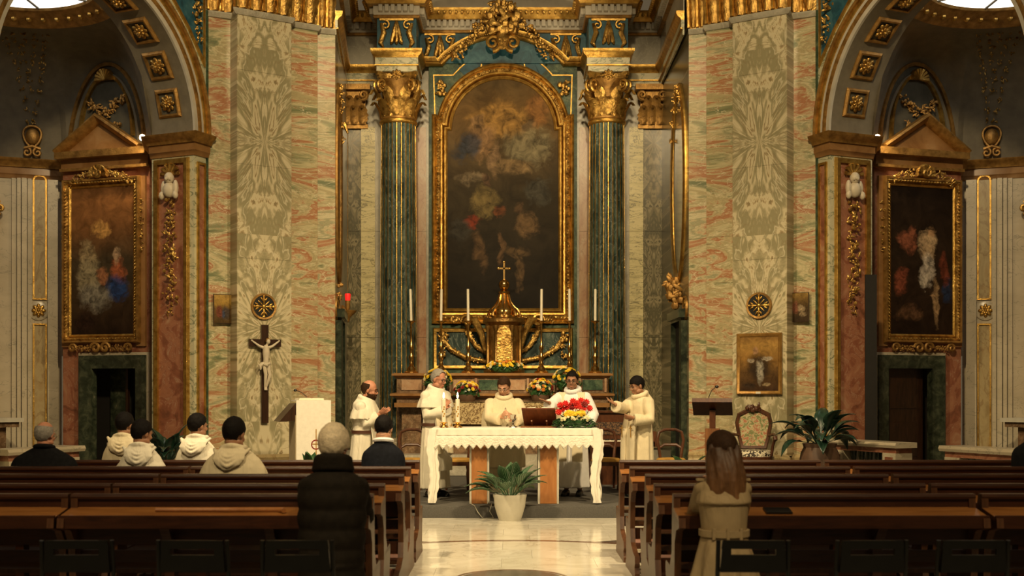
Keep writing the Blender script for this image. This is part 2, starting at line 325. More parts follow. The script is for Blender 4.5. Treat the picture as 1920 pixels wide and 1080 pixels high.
    def loft(s, rings, caps=True):
        n = len(rings[0]); m = len(rings); fs_ = [(i*n+k, i*n+(k+1) % n, (i+1)*n+(k+1) % n, (i+1)*n+k) for i in range(m-1) for k in range(n)]
        if caps: fs_ += [tuple(range(n))[::-1], tuple(range((m-1)*n, m*n))]
        return s.add([p for r in rings for p in r], fs_)
    def mesh(s, name, angle=40, smooth=True):
        me = bpy.data.meshes.new(name); me.from_pydata([tuple(p) for p in s.v], [], s.f)
        bm = bmesh.new(); bm.from_mesh(me); bmesh.ops.recalc_face_normals(bm, faces=bm.faces[:]); bm.to_mesh(me); bm.free()
        if smooth:
            me.shade_smooth(); me.set_sharp_from_angle(angle=radians(angle))
        return me
    def build(s, name, mat, parent=None, local=False, angle=40, smooth=True):
        return obj(name, s.mesh(name, angle, smooth), mat, parent, local)
def wm(o):
    m_ = o.matrix_basis.copy()
    return wm(o.parent) @ o.matrix_parent_inverse @ m_ if o.parent else m_
def obj(name, me, mat, parent=None, local=False):
    o = bpy.data.objects.new(name, me); COL.objects.link(o)
    if mat is not None and not me.materials: me.materials.append(M[mat] if isinstance(mat, str) else mat)
    if parent is not None:
        o.parent = parent
        if not local: o.matrix_parent_inverse = wm(parent).inverted()
    return o
def tag(o, label, cat, group=None):
    o['label'] = label; o['category'] = cat
    if group: o['group'] = group
    return o
def struct(o, label=None):
    o['kind'] = 'structure'
    if label: o['label'] = label
    return o
def thing(name, label, cat, loc=(0, 0, 0), rotz=0.0, group=None):
    o = bpy.data.objects.new(name, None); COL.objects.link(o); o.location = loc; o.rotation_euler = (0, 0, rotz); o.empty_display_size = .1
    return tag(o, label, cat, group)
def copy_tree(o, parent=None):
    c = o.copy(); COL.objects.link(c)
    if parent is not None: c.parent = parent
    for ch in list(o.children): copy_tree(ch, c)
    return c
def dup(o, loc, rotz=None, label=None):
    c = copy_tree(o); c.location = loc
    if rotz is not None: c.rotation_euler = (0, 0, rotz)
    if label: c['label'] = label
    return c
def frame_obj(name, me, mat, p0, p1, parent=None, zbase=0.0, mid=False):
    """object whose local x runs from plan point p0 to p1 and local y points away from the viewer"""
    a, b_ = Vector((p0[0], p0[1], zbase)), Vector((p1[0], p1[1], zbase))
    o = bpy.data.objects.new(name, me); COL.objects.link(o)
    if not me.materials: me.materials.append(M[mat] if isinstance(mat, str) else mat)
    o.location = (a+b_)/2 if mid else a; o.rotation_euler = (0, 0, atan2(b_.y-a.y, b_.x-a.x))
    if parent is not None: o.parent = parent; o.matrix_parent_inverse = wm(parent).inverted()
    return o
def W(px, py, d): return Vector(((px-CX)*d/F, d, CAMH-(py-CY)*d/F))
def wx(px, d): return (px-CX)*d/F
def wz(py, d): return CAMH-(py-CY)*d/F
def arc(cx, cy, r, a0, a1, n): return [(cx+r*cos(a0+(a1-a0)*i/n), cy+r*sin(a0+(a1-a0)*i/n)) for i in range(n+1)]

# --- carved ornament meshes (shared)
def leaf_mesh(name, ln, w, curl, tip=.35, thick=.018):
    """acanthus leaf standing in z, bulging to -y, its tip rolled forward"""
    b_ = MB(); rows = 9; rings = []
    for i in range(rows+1):
        t = i/rows; z = ln*t if t < .75 else ln*(.75+.25*sin((t-.75)/.25*pi/2*1.3)*.75)
        y = -curl*(t**2.2); 
        if t > .8: z -= ln*.22*((t-.8)/.2)**1.5
        ww = w/2*(.62+.5*sin(pi*min(t*1.15, 1)))*(1-.75*max(0, t-.78)/.22)*(1+.13*cos(i*pi))
        rg = []
        for k in range(5):
            u = -1+k/2; rg.append((u*ww, y+abs(u)*w*.10-(.016 if k == 2 else 0), z))
        for k in range(4, -1, -1):
            u = -1+k/2; rg.append((u*ww*.96, y+abs(u)*w*.10+thick, z))
        rings.append(rg)
    b_.loft(rings); return b_.mesh(name, 60)
def spiral(cx, cz, r0, turns, n=28, sgn=1, a0=0.0, rmin=.15):
    return [(cx+sgn*r0*(1-(1-rmin)*i/n)*cos(a0+2*pi*turns*i/n), 0, cz+r0*(1-(1-rmin)*i/n)*sin(a0+2*pi*turns*i/n)) for i in range(n+1)]
def rosette_mesh(name, r, petals=8, thick=.05):
    b_ = MB()
    for rr, off, k in ((r, 0, petals), (r*.62, pi/petals, petals)):
        for i in range(k):
            a = 2*pi*i/k+off; m_ = Matrix.Rotation(-a, 4, 'Y')
            b_.ell(m_ @ Vector((rr*.58, -thick*(.4 if rr == r else .9), 0)), (rr*.42, thick*.5, rr*.26), 8, 5, m_)
    b_.ell((0, -thick*1.2, 0), (r*.2, thick*.7, r*.2), 8, 6); return b_.mesh(name, 60)
def cluster(b_, c, r, n, sx=1.0, sz=1.0, sy=.5, rnd=random):
    """lump of carved fruit and leaves facing -y"""
    for i in range(n):
        a = rnd.uniform(0, 2*pi); q = sqrt(rnd.random()); rr = r*rnd.uniform(.22, .42)
        p = (c[0]+cos(a)*q*r*sx, c[1]-rnd.random()*r*sy, c[2]+sin(a)*q*r*sz)
        if rnd.random() < .5: b_.ell(p, (rr, rr*.8, rr), 6, 4)
        else: b_.ell(p, (rr*1.6, rr*.45, rr*.6), 6, 4, Matrix.Rotation(rnd.uniform(0, pi), 4, 'Y'))

# =================================================================== floor and platform
b = MB().box(-13, 13, -5, 24.6, -.3, -.010); floor = struct(b.build('floor', 'floorbase'), 'polished pale marble church floor')
tm = MB().box(-.449, .449, -.309, .309, -.012, 0).mesh('marble_tile', smooth=False)
for i in range(-6, 6):
    for j in range(16):
        o = obj('marble_tile', tm, 'tile', floor, True); o.location = (.45+i*.9+(.0 if j % 2 else .3)-.1, 5.66+j*.62, 0)
def flatring(r0, r1, a0, a1, n): return arc(RC[0], RC[1], r1, a0, a1, n)+arc(RC[0], RC[1], r0, a1, a0, n)
RC = (.0, 10.3)
for nm, r0, r1, mt, z in (('inlay_ring', 2.57, 2.66, 'tilebrown', .0025), ('inlay_disc', .0, .45, 'tiledark', .0025), ('inlay_ring', .47, .50, 'tilebrown', .0030)):
    for k in range(4):
        MB().prism(flatring(r0, r1, k*pi/2, (k+1)*pi/2, 20), -.004, z).build(nm, mt, floor, smooth=False)
for (x, sg) in ((-1, -1), (1, 1)):
    MB().prism([(x*.82, 12.75), (x*2.2, 13.55), (x*2.2, 12.2), (x*1.25, 12.55)], -.004, .002).build('inlay_ray', 'tiledark', floor, smooth=False)
MB().box(-6, 6, 14.55, 15.24, -.004, .0015).build('inlay_band', 'tile', floor, smooth=False)
plat = struct(MB().sweep([(-4.4, 15.25), (4.4, 15.25)], [(0, 0), (0, .12), (-.012, .15), (-.04, .16), (-5.4, .16), (-5.4, 0)]).build('floor_platform', 'carpet'), 'low platform covered in grey carpet under the altar')
steps = struct(MB().box(-2.75, 2.40, 20.75, 24.0, .16, .33).build('floor_altar_step', 'grey'), 'grey marble step before the high altar')
MB().box(-2.55, 2.20, 21.2, 24.0, .33, .50).build('upper_step', 'grey', steps)

# =================================================================== altar wall
AX, YB = -.184, 23.9
cL, cR, CY_ = AX-2.053, AX+2.053, 23.12
wall_back = struct(MB().box(-3.7, 3.3, YB, YB+.3, 0, 9.4).build('wall_back', 'grey'), 'marble altar wall of the presbytery')
def slab(px0, px1, z0, z1, mt, d=23.84, t=.06, name='marble_slab', parent=wall_back):
    x0, x1 = wx(px0, d), wx(px1, d); w = (x1-x0)/2
    me = MB().box(-w, w, 0, t, z0, z1).mesh(name, smooth=False); return frame_obj(name, me, mt, (x0, d), (x1, d), parent, mid=True)
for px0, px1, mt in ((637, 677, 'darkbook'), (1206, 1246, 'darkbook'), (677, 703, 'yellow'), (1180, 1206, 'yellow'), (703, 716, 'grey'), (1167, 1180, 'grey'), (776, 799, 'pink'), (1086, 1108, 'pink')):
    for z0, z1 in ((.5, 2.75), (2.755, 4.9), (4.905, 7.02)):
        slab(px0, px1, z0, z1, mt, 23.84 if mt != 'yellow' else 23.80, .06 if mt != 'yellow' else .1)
gx = 1.50
MB().box(AX-gx, AX+gx, 23.74, 23.9, 1.9, 8.95).build('green_surround', 'green', wall_back)
def cvw(d): return lambda x, z, h: Vector((AX+x, d-h, z))
# gilt line inlay that follows the arch
for s in (-1, 1):
    pts = [(s*1.37, 7.1), (s*1.40, 8.05), (s*1.0, 8.05)]+[(s*1.30*cos(a), 7.17+1.38*sin(a)) for a in [radians(q) for q in range(42, 76, 6)]]+[(s*.42, 8.36)]+[(s*1.18*cos(a), 7.0+1.30*sin(a)) for a in [radians(q) for q in range(68, 10, -8)]]
    MB().sweep(pts, [(-.012, 0), (-.012, .012), (.012, .012), (.012, 0)], cvw(23.74), True).build('gilt_inlay', 'gold', wall_back)
    b = MB(); cluster(b, (AX+s*1.24, 23.72, 7.78), .13, 22, .8, 1.2); b.build('gilt_foliage', 'goldorn', wall_back)
    MB().prism([(s*.40, 8.30), (s*.42, 8.37)]+[(s*1.27*cos(a), 7.17+1.36*sin(a)) for a in [radians(q) for q in (70, 62, 54, 46)]]+[(s*1.02*cos(radians(42)), 7.2+1.24*sin(radians(42)))]+[(s*1.2*cos(a), 7.02+1.31*sin(a)) for a in [radians(q) for q in (50, 58, 66)]], 0, .008, cvw(23.74)).build('blue_inlay', 'lapis', wall_back, smooth=False)
# ---- entablature
EP = [(-3.09, 20.42), (-3.43, 23.9), (cL-.36, 23.9), (cL-.36, 22.78), (cL+.36, 22.78), (cL+.36, 23.72), (cR-.36, 23.72), (cR-.36, 22.78), (cR+.36, 22.78), (cR+.36, 23.9), (3.04, 23.9), (3.0, 20.42)]
ent = struct(MB().box(cL-.34, cL+.34, 22.80, 23.9, 7.86, 9.3).build('trim_1', 'whitegreen'), 'gilded entablature of the altar wall')
MB().box(cR-.34, cR+.34, 22.80, 23.9, 7.86, 9.3).build('entablature_block', 'whitegreen', ent)
A0 = [(0, 7.86), (.03, 7.86), (.03, 7.97), (.055, 7.98), (.055, 8.12), (0, 8.12)]
A1 = [(0, 8.12), (.06, 8.12), (.07, 8.15), (.12, 8.19), (.14, 8.24), (.14, 8.28), (0, 8.28)]
FR = [(0, 8.28), (.02, 8.28), (.02, 8.90), (0, 8.90)]
C0 = [(0, 8.90), (.05, 8.90), (.08, 8.94), (.09, 8.97), (.09, 9.12), (0, 9.12)]
C1 = [(0, 9.12), (.20, 9.12), (.22, 9.16), (.27, 9.21), (.30, 9.28), (.30, 9.32), (0, 9.32)]
for path in (EP[:6], EP[6:]):
    MB().sweep(path, A0).build('architrave', 'whitegreen', ent); MB().sweep(path, A1).build('gilt_moulding', 'gold', ent)
    MB().sweep(path, [(0, 7.965), (.065, 7.965), (.065, 7.99), (0, 7.99)]).build('gilt_fillet', 'gold', ent)
for path, mt in ((EP[:3], 'grey'), (EP[2:6], 'lapis'), (EP[5:7], 'lapis'), (EP[6:10], 'lapis'), (EP[9:], 'grey')):
    MB().sweep(path, FR).build('frieze', mt, ent)
MB().sweep(EP, C0).build('dentil_band', 'stuccowhite', ent); MB().sweep(EP, C1).build('cornice', 'gold', ent)
MB().sweep(EP, [(0, 8.885), (.075, 8.885), (.095, 8.92), (.075, 8.945), (0, 8.945)]).build('gilt_moulding', 'golddark', ent)
dm = MB().box(-.036, .036, -.085, .0, 0, .125).mesh('dentil', smooth=False)
em = MB().ell((0, -.03, .04), (.03, .05, .045), 6, 5).mesh('egg_ornament')
for (p, q) in zip(EP[:-1], EP[1:]):
    p, q = Vector(p), Vector(q); ln = (q-p).length; n_ = int(ln/.115); dr = (q-p)/ln; nr = Vector((dr.y, -dr.x)); k0 = 0
    for k in range(n_):
        c = p+dr*((k+.5)*ln/n_)
        o = obj('dentil', dm, 'stuccowhite', ent); o.location = (c.x+nr.x*.09, c.y+nr.y*.09, 8.99); o.rotation_euler = (0, 0, atan2(dr.y, dr.x))
        o = obj('egg_ornament', em, 'goldorn', ent); o.location = (c.x+nr.x*.25, c.y+nr.y*.25, 9.19); o.rotation_euler = (0, 0, atan2(dr.y, dr.x))
# gilt consoles on the blue frieze
def frieze_leafwork(cx, d, w, z0, z1):
    for s in (-1, 1):
        sp = spiral(cx+s*w*.33, z1-.13, .09, 1.2, 20, s, pi/2)
        MB().tube([(x, d-.03, z) for x, _, z in sp], .022, 6).build('gilt_scroll', 'gold', ent)
        b = MB(); b.tube([(cx+s*w*.45, d-.02, z1-.1), (cx+s*w*.36, d-.06, z1-.28), (cx+s*w*.47, d-.05, z0+.10), (cx+s*w*.38, d-.02, z0+.02)], [.03, .055, .05, .02], 7); b.build('gilt_leaf', 'goldorn', ent)
    b = MB()
    for k in range(3): b.tube([(cx, d-.02, z1-.06), (cx+(k-1)*.04, d-.07, z1-.25), (cx+(k-1)*.09, d-.05, z0+.12), (cx+(k-1)*.11, d-.02, z0+.08)], [.03, .045, .04, .015], 7)
    b.build('gilt_tassel', 'goldorn', ent)
    MB().box(cx-w/2, cx+w/2, d-.03, d, z1-.04, z1).build('gilt_fillet', 'gold', ent)
for c in (cL, cR): frieze_leafwork(c, 22.76, .66, 8.30, 8.88)
for s in (-1, 1): frieze_leafwork(AX+s*1.27, 23.70, .62, 8.30, 8.88)
# ---- arched cornice and crowning cartouche
ap = [(-1.66, 8.22), (-1.21, 8.22)]+[(1.609*cos(a), 7.17+1.609*sin(a)) for a in [radians(138.6-97.2*i/24) for i in range(25)]]+[(1.21, 8.22), (1.66, 8.22)]
MB().sweep(ap, [(0, 0), (0, .06), (-.03, .10), (-.06, .11), (-.07, .15), (-.13, .18), (-.15, .18), (-.15, 0)], cvw(23.72)).build('arched_cornice', 'gold', ent)
b = MB()
for i in range(70):
    t = i/69; a = radians(138.6-97.2*t); b.ell((AX+1.675*cos(a), 23.53, 7.17+1.675*sin(a)), (.022, .03, .022), 6, 4)
b.build('bead_row', 'goldorn', ent)
cart = thing('gilt_cartouche', 'gilded crest of paired scrolls and foliage crowning the tall altarpiece', 'ornament', (AX, 23.5, 8.5))
for s in (-1, 1):
    sp = spiral(AX+s*.20, 8.62, .17, 1.6, 34, -s, -pi/2)
    MB().tube([(x, 23.44, z) for x, _, z in sp], [.05-.025*i/34 for i in range(35)], 8).build('volute', 'gold', cart)
    b = MB()
    for k in range(8): cluster(b, (AX+s*(.35+.075*k), 23.50, 8.95-.012*k*k+.05*sin(k)), .10, 9)
    b.build('foliage', 'goldorn', cart)
b = MB(); b.tube([(AX, 23.46, 8.5), (AX, 23.38, 8.66), (AX, 23.42, 8.95)], [.07, .14, .10], 10); cluster(b, (AX, 23.42, 9.05), .27, 46, 1.2, 1.0); b.build('shell', 'goldorn', cart)
b = MB(); cluster(b, (AX+.13, 23.4, 9.3), .15, 18); cluster(b, (AX-.13, 23.4, 9.3), .15, 18); b.build('crown', 'goldorn', cart)
# vault above the cornice
b = MB(); rings = []
for i in range(7):
    a = i/6*pi/2*.9; rings.append([(AX+3.3*cos(a)*cos(t)*1.02, 20.6+3.25*cos(a)*sin(t), 9.32+3.0*sin(a)) for t in [pi*k/20 for k in range(21)]])
b.add([p for r in rings for p in r], [(i*21+k, i*21+k+1, (i+1)*21+k+1, (i+1)*21+k) for i in range(6) for k in range(20)])
struct(b.build('ceiling', 'stuccowhite'), 'pale plaster semi-dome over the altar')

# =================================================================== columns
lf1 = leaf_mesh('acanthus_leaf', .40, .25, .20); lf2 = leaf_mesh('acanthus_leaf', .64, .23, .25)
def capital(parent, c, z0, R, h, mt, half=True):
    b = MB().lathe([(R*.96, 0), (R*1.02, .02), (R*1.02, .05), (R*.90, .07), (R*.88, h*.45), (R*.98, h*.75), (R*1.15, h*.86)], (c[0], c[1], z0), 28); b.build('bell', 'golddark', parent)  # darker gilding puts the shade between the leaves into the bell's colour
    for me, off, ra, zz in ((lf2, pi/8, R*.98, .05), (lf1, 0, R*1.02, .05)):
        for k in range(8):
            th = 2*pi*k/8+off-pi/2
            if half and sin(th) > .5: continue
            o = obj('acanthus_leaf', me, mt, parent); o.location = (c[0]+ra*cos(th), c[1]+ra*sin(th), z0+zz); o.rotation_euler = (0, 0, th+pi/2)
            k_ = h/.92; o.scale = (R/.35, R/.35, k_)
    e = R*1.42
    for k in range(4):
        th = pi/4+k*pi/2
        if half and sin(th) > 0: continue
        sp = spiral(0, 0, .125*R/.35, 1.6, 26, 1, -pi*.6)
        b = MB()
        for s in (-1, 1):
            b.tube([(x+0, s*(.035+.03*(1-i/26)), z) for i, (x, _, z) in enumerate(sp)], [.034-.016*i/26 for i in range(27)], 7)
        b.tube([(-R*.85, 0, -.30*h), (-R*.45, 0, -.12*h), (-R*.12, 0, .10*h)], [.03, .045, .05], 7)
        o = b.build('volute', mt, parent, True); o.matrix_parent_inverse = wm(parent).inverted(); o.location = (c[0]+e*.92*cos(th), c[1]+e*.92*sin(th), z0+h*.72); o.rotation_euler = (0, 0, th)
    poly = []
    for k in range(4):
        t0 = pi/4+k*pi/2
        p0 = Vector((cos(t0), sin(t0)))*e*1.18; p1 = Vector((cos(t0+pi/2), sin(t0+pi/2)))*e*1.18; n_ = (p0+p1).normalized()
        tdir = (p1-p0).normalized()
        poly += [p0+tdir*.05]+[p0.lerp(p1, q)-n_*(.16*R/.35*sin(pi*q)) for q in (.2, .4, .6, .8)]+[p1-tdir*.05]
    pl = [(c[0]+p.x, c[1]+p.y) for p in poly]
    pl2 = [(c[0]+p.x*.93, c[1]+p.y*.93) for p in poly]
    MB().prism(pl2, z0+h*.86, z0+h*.92).prism(pl, z0+h*.92, z0+h).build('abacus', mt, parent)
    o = obj('rosette', rosette_mesh('rosette', .11*R/.35, 8, .05), mt, parent); o.location = (c[0], c[1]-e*.74, z0+h*.93)
for cx, lab in ((cL, 'tall fluted blue-green marble column with gilded capital, on the red sanctuary lamp side'), (cR, 'tall fluted blue-green marble column with gilded capital, on the wall mirror side')):
    col = thing('column', lab, 'column', (cx, CY_, .5), group='columns flanking the altarpiece')
    zb, zt = .72, 6.92
    MB().lathe([(.50, 0), (.50, .09), (.46, .10), (.47, .14), (.46, .17), (.41, .18), (.42, .21), (.40, .24), (.37, .25)], (cx, CY_, .5), 36).build('base', 'white', col)
    rf = lambda a, z: 1-.055*max(0, abs(sin(12*a))-.25)**.5
    prof = [(.368-.030*(i/8)**1.5, zb+(zt-zb)*i/8) for i in range(9)]
    MB().lathe(prof, (cx, CY_, 0), 24*8, rf=rf).build('shaft', 'bluegreen', col, angle=30)
    fm = MB(); wv = .0085; fm.add([(-wv, .345, zb), (wv, .345, zb), (wv, .371, zb), (-wv, .371, zb), (-wv, .31, zt), (wv, .31, zt), (wv, .341, zt), (-wv, .341, zt)], [(0, 3, 2, 1), (4, 5, 6, 7), (0, 1, 5, 4), (1, 2, 6, 5), (2, 3, 7, 6), (3, 0, 4, 7)])
    fm = fm.mesh('gilt_fillet', smooth=False)
    for k in range(13):
        o = obj('gilt_fillet', fm, 'gold', col); o.location = (cx, CY_, 0); o.rotation_euler = (0, 0, pi+(k-6)*pi/12)
    MB().lathe([(.34, 6.88), (.365, 6.90), (.375, 6.93), (.365, 6.96), (.34, 6.97)], (cx, CY_, 0), 32).build('astragal', 'gold', col)
    capital(col, (cx, CY_), 6.96, .345, .90, 'goldorn')
# pilaster capitals, in the darker gilding, behind the columns
lf3 = leaf_mesh('acanthus_leaf', .42, .20, .16)
for px0, px1, nm in ((640, 690, 'l'), (1196, 1246, 'r')):
    x0, x1 = wx(px0, 23.8), wx(px1, 23.8); cx = (x0+x1)/2; w = x1-x0
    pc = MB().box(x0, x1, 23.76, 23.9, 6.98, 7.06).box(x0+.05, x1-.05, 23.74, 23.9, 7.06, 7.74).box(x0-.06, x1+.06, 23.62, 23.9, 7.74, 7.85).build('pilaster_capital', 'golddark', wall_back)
    for r_, zz, n_ in ((0, 7.05, 3), (1, 7.25, 2)):
        for k in range(n_):
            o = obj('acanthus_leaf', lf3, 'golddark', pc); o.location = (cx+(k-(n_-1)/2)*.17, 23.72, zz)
    for s in (-1, 1):
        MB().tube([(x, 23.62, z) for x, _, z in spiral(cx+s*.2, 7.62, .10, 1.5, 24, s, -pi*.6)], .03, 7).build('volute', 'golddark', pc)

# =================================================================== piers, arches and chapels, built once for each side
def facet(p0, p1, z0, z1, t, mt, name, parent=None, ys=0.0):
    """slab between two plan points (left to right), z range, thickness away from the viewer"""
    if p0[0] > p1[0]: p0, p1 = p1, p0
    w = (Vector(p1)-Vector(p0)).length/2
    return frame_obj(name, MB().box(-w, w, ys, ys+t, z0, z1).mesh(name, smooth=False), mt, p0, p1, parent, mid=True)
def orient(o, pos, facing, up=(0, 0, 1)):
    Y = -Vector(facing).normalized(); Z = Vector(up); Z = (Z-Y*Z.dot(Y)).normalized(); X = Y.cross(Z)
    m_ = Matrix((X, Y, Z)).transposed().to_4x4(); m_.translation = Vector(pos)
    o.matrix_basis = m_; return o
ros = rosette_mesh('rosette', .15, 8, .06); rosb = rosette_mesh('rosette', .13, 8, .04)
lfG = leaf_mesh('acanthus_leaf', .95, .34, .30)
MAINP = {}
def build_side(sd, nm):
    A = lambda px: 958.5-px                                # px given for the left side, mirrored for the right
    def Q(px, d): return (sd*A(px)*d/F, d)
    def zd(py, d): return CAMH+(CY-py)*d/F
    ZT = 7.95
    pier = struct(MB().prism([Q(388, 19.62), Q(443, 19.85), Q(545, 20.12), Q(594, 20.40), Q(624, 20.48), (sd*3.36, 23.9), (sd*4.6, 23.9), (sd*5.2, 20.5)], 0, 10.0).build('wall_%s_pier' % nm, 'grey'), 'tall pier clad in banded pink and green marble')
    # cladding slabs, each course a piece of its own
    cuts = [.58, 2.45, 4.3, 6.15, ZT]
    for (a, da, b_, db, mt, t) in ((388, 19.4, 443, 19.62, 'band0', .22), (545, 19.98, 594, 20.2, 'band1', .22), (594, 20.33, 627, 20.42, 'band2', .12)):
        for z0, z1 in zip(cuts[:-1], cuts[1:]): facet(Q(a, da), Q(b_, db), z0, z1-.004, t, mt, 'marble_slab', pier)
    for z0, z1 in ((.58, 2.3), (2.3, 3.85), (3.85, 5.4), (5.4, 6.95), (6.95, ZT)): facet(Q(443, 19.28), Q(545, 19.78), z0, z1-.003, .45, 'book', 'bookmatched_slab', pier)
    for z0, z1 in zip(cuts[:-1], cuts[1:]): facet(Q(386.5, 19.36), Q(389.5, 19.40), z0, z1-.004, .2, 'green', 'edge_strip', pier)
    # presbytery side wall
    f0, f1 = Q(627, 20.42), ((-3.43, 23.9) if sd < 0 else (3.04, 23.9))
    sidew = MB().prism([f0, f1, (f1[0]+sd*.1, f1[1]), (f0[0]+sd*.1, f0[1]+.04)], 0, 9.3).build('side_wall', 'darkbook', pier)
    # base and neck mouldings
    bp = [Q(388, 19.40), Q(443, 19.60), Q(443, 19.28), Q(545, 19.78), Q(545, 19.98), Q(594, 20.2), Q(594, 20.33), Q(627, 20.42)]
    if sd > 0: bp = bp[::-1]
    MB().sweep(bp, [(0, 0), (.12, 0), (.12, .30), (.09, .34), (.10, .42), (.05, .50), (.06, .55), (.02, .60), (0, .60)]).build('base_moulding', 'alabaster', pier)
    MB().sweep(bp, [(0, ZT-.10), (.02, ZT-.10), (.06, ZT-.05), (.06, ZT-.01), (.03, ZT), (0, ZT)]).build('neck_moulding', 'grey', pier)
    # giant gilded capital: only its lowest leaves are in view
    for (a, da, b_, db) in ((388, 19.4, 443, 19.62), (443, 19.28, 545, 19.78), (545, 19.98, 594, 20.2), (594, 20.33, 627, 20.42)):
        p, q = Vector(Q(a, da)), Vector(Q(b_, db))
        if p.x > q.x: p, q = q, p
        facet(p, q, ZT, 10.0, .2, 'goldorn', 'capital_bell', pier, .0)
        n_ = max(2, round((q-p).length/.26)); dr = (q-p).normalized(); nr = Vector((dr.y, -dr.x))
        for k in range(n_):
            c = p+(q-p)*((k+.5)/n_); o = obj('acanthus_leaf', lfG, 'goldorn', pier); o.location = (c.x+nr.x*.03, c.y+nr.y*.03, ZT+.02); o.rotation_euler = (0, 0, atan2(dr.y, dr.x)); o.scale.x = (q-p).length/n_/.36
            g = obj('acanthus_stem', MB().tube([(0, 0, 0), (0, -.05, .5), (0, -.08, 1.2)], [.03, .04, .03], 6).mesh('acanthus_stem'), 'gold', pier)
            c2 = p+(q-p)*(k/n_); g.location = (c2.x+nr.x*.02, c2.y+nr.y*.02, ZT+.02); g.rotation_euler = (0, 0, atan2(dr.y, dr.x))
    # ---------------------------------------------------------------- arch in the nave wall
    P0 = Vector((sd*5.04, 19.4)); w = Vector((sd*.407, -.914)); n_ = Vector((-sd*.914, -.407)); uc, zs = 2.33, 5.85
    def cv(u, z, h): q = P0+w*u+n_*h; return Vector((q.x, q.y, z))
    archw = MB(); rings = []
    for i in range(41):
        t = pi*i/40; c_, s_ = cos(t), sin(t); ui = uc-2.0*c_; uo = uc-2.6*c_
        rings.append([cv(ui, zs+2.0*s_, -.02), cv(uo, 10.0, -.02), cv(uo, 10.0, -.87), cv(ui, zs+2.0*s_, -.87)])
    archw.loft(rings); arch = struct(archw.build('wall_%s_arch' % nm, 'stucco'), 'nave arch opening into a dim side chapel')
    sp = []
    for i in range(41):
        t = pi*i/40; sp.append([cv(uc-2.3*cos(t), zs+2.3*sin(t), -.02), cv(uc-2.6*cos(t), 10.0, -.02), cv(uc-2.6*cos(t), 10.0, .0), cv(uc-2.3*cos(t), zs+2.3*sin(t), 0)])
    MB().loft(sp).build('spandrel_facing', 'whitegreen', arch)
    ring = [(uc-2.33*cos(pi*i/64), zs+2.33*sin(pi*i/64)) for i in range(65)]
    for o0, o1, h, mt in ((0, .06, .09, 'golddark'), (.06, .12, .055, 'gold'), (.12, .195, .03, 'stuccowhite'), (.195, .25, .05, 'golddark'), (.25, .33, .02, 'stuccowhite')):
        MB().sweep(ring, [(o0, -.02), (o0, h), ((o0+o1)/2, h*1.15), (o1, h), (o1, -.02)], cv).build('archivolt_band', mt, arch)
    # spandrel triangle: blue ground, gilt edge, carved garland
    tri = [(.10, 7.05), (.10, 9.9), (1.4, 9.9), (1.25, 8.12), (.88, 7.90), (.48, 7.52), (.26, 7.25)]
    MB().prism(tri, 0, .012, cv).build('spandrel_panel', 'lapis', arch, smooth=False)
    MB().sweep(tri, [(-.025, 0), (-.025, .03), (.025, .03), (.025, 0)], cv, True).build('gilt_edge', 'gold', arch)
    b = MB()
    for k in range(7):
        p = cv(.24+.025*k, 7.40+.15*k, .03); cluster(b, p, .06+.012*k, 9)
    b.build('garland', 'goldorn', arch)
    # coffers on the soffit
    cf = MB().sweep([(-.23, -.23), (.23, -.23), (.23, .23), (-.23, .23)], [(0, 0), (0, .02), (-.03, .05), (-.06, .045), (-.06, 0)], lambda x, z, h: Vector((x, -h, z)), True).mesh('coffer_frame')
    cfb = MB().box(-.19, .19, -.004, .0, -.19, .19).mesh('coffer_ground', smooth=False)
    for k in range(5):
        t = radians(15+17.5*k); pos = cv(uc-1.995*cos(t), zs+1.995*sin(t), -.46); q = w*cos(t); fc = Vector((q.x, q.y, -sin(t))); ax = Vector((n_.x, n_.y, 0))
        up = ax.cross(fc)
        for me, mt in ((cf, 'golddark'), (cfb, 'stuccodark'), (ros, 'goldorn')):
            o = obj(me.name.split('.')[0], me, mt, arch); orient(o, pos, fc, up)
    # jambs
    for u0, u1, far in ((0, .33, 0), (4.33, 4.66, 1)):
        jb = MB().prism([tuple(cv(u0, 0, 0).xy), tuple(cv(u1, 0, 0).xy), tuple(cv(u1, 0, -.87).xy), tuple(cv(u0, 0, -.87).xy)], 0, 5.85).build('jamb', 'whitegreen', arch)
    pp = [(.08, .62), (.25, .62), (.25, 5.38), (.08, 5.38)]
    MB().prism(pp, 0, .008, cv).build('jamb_panel', 'red', arch, smooth=False)
    MB().sweep(pp, [(-.02, 0), (-.02, .03), (.02, .03), (.02, 0)], cv, True).build('gilt_edge', 'gold', arch)
    def cj(v, z, h): q = P0+w*(.33+h)-n_*v; return Vector((q.x, q.y, z))
    pj = [(.14, .62), (.76, .62), (.76, 5.42), (.14, 5.42)]
    MB().prism(pj, 0, .006, cj).build('jamb_panel', 'red', arch, smooth=False)
    MB().sweep(pj, [(-.04, 0), (-.04, .05), (.03, .06), (.05, .02), (.05, 0)], cj, True).build('gilt_edge', 'gold', arch)
    b = MB()
    for k in range(17): p = cj(.45+.04*sin(k*2.1), 4.72-.112*k, .02); cluster(b, p, .085 if k < 15 else .05, 8, 1.2, 1.0, .8)
    b.build('garland', 'goldorn', arch)
    b = MB(); hc = cj(.45, 5.14, .07); b.ell(hc, (.085, .085, .10), 10, 8); b.ell(hc-Vector((0, 0, .19)), (.11, .08, .13), 10, 8)
    for s in (-1, 1):
        q = cj(.45+s*.12, 4.98, .06); b.ell(q, (.05, .05, .13), 8, 6); b.ell(cj(.45+s*.14, 4.86, .09), (.05, .05, .07), 8, 6); b.ell(hc+Vector((s*.03, -.075, -.02)), (.025, .02, .03), 6, 5)
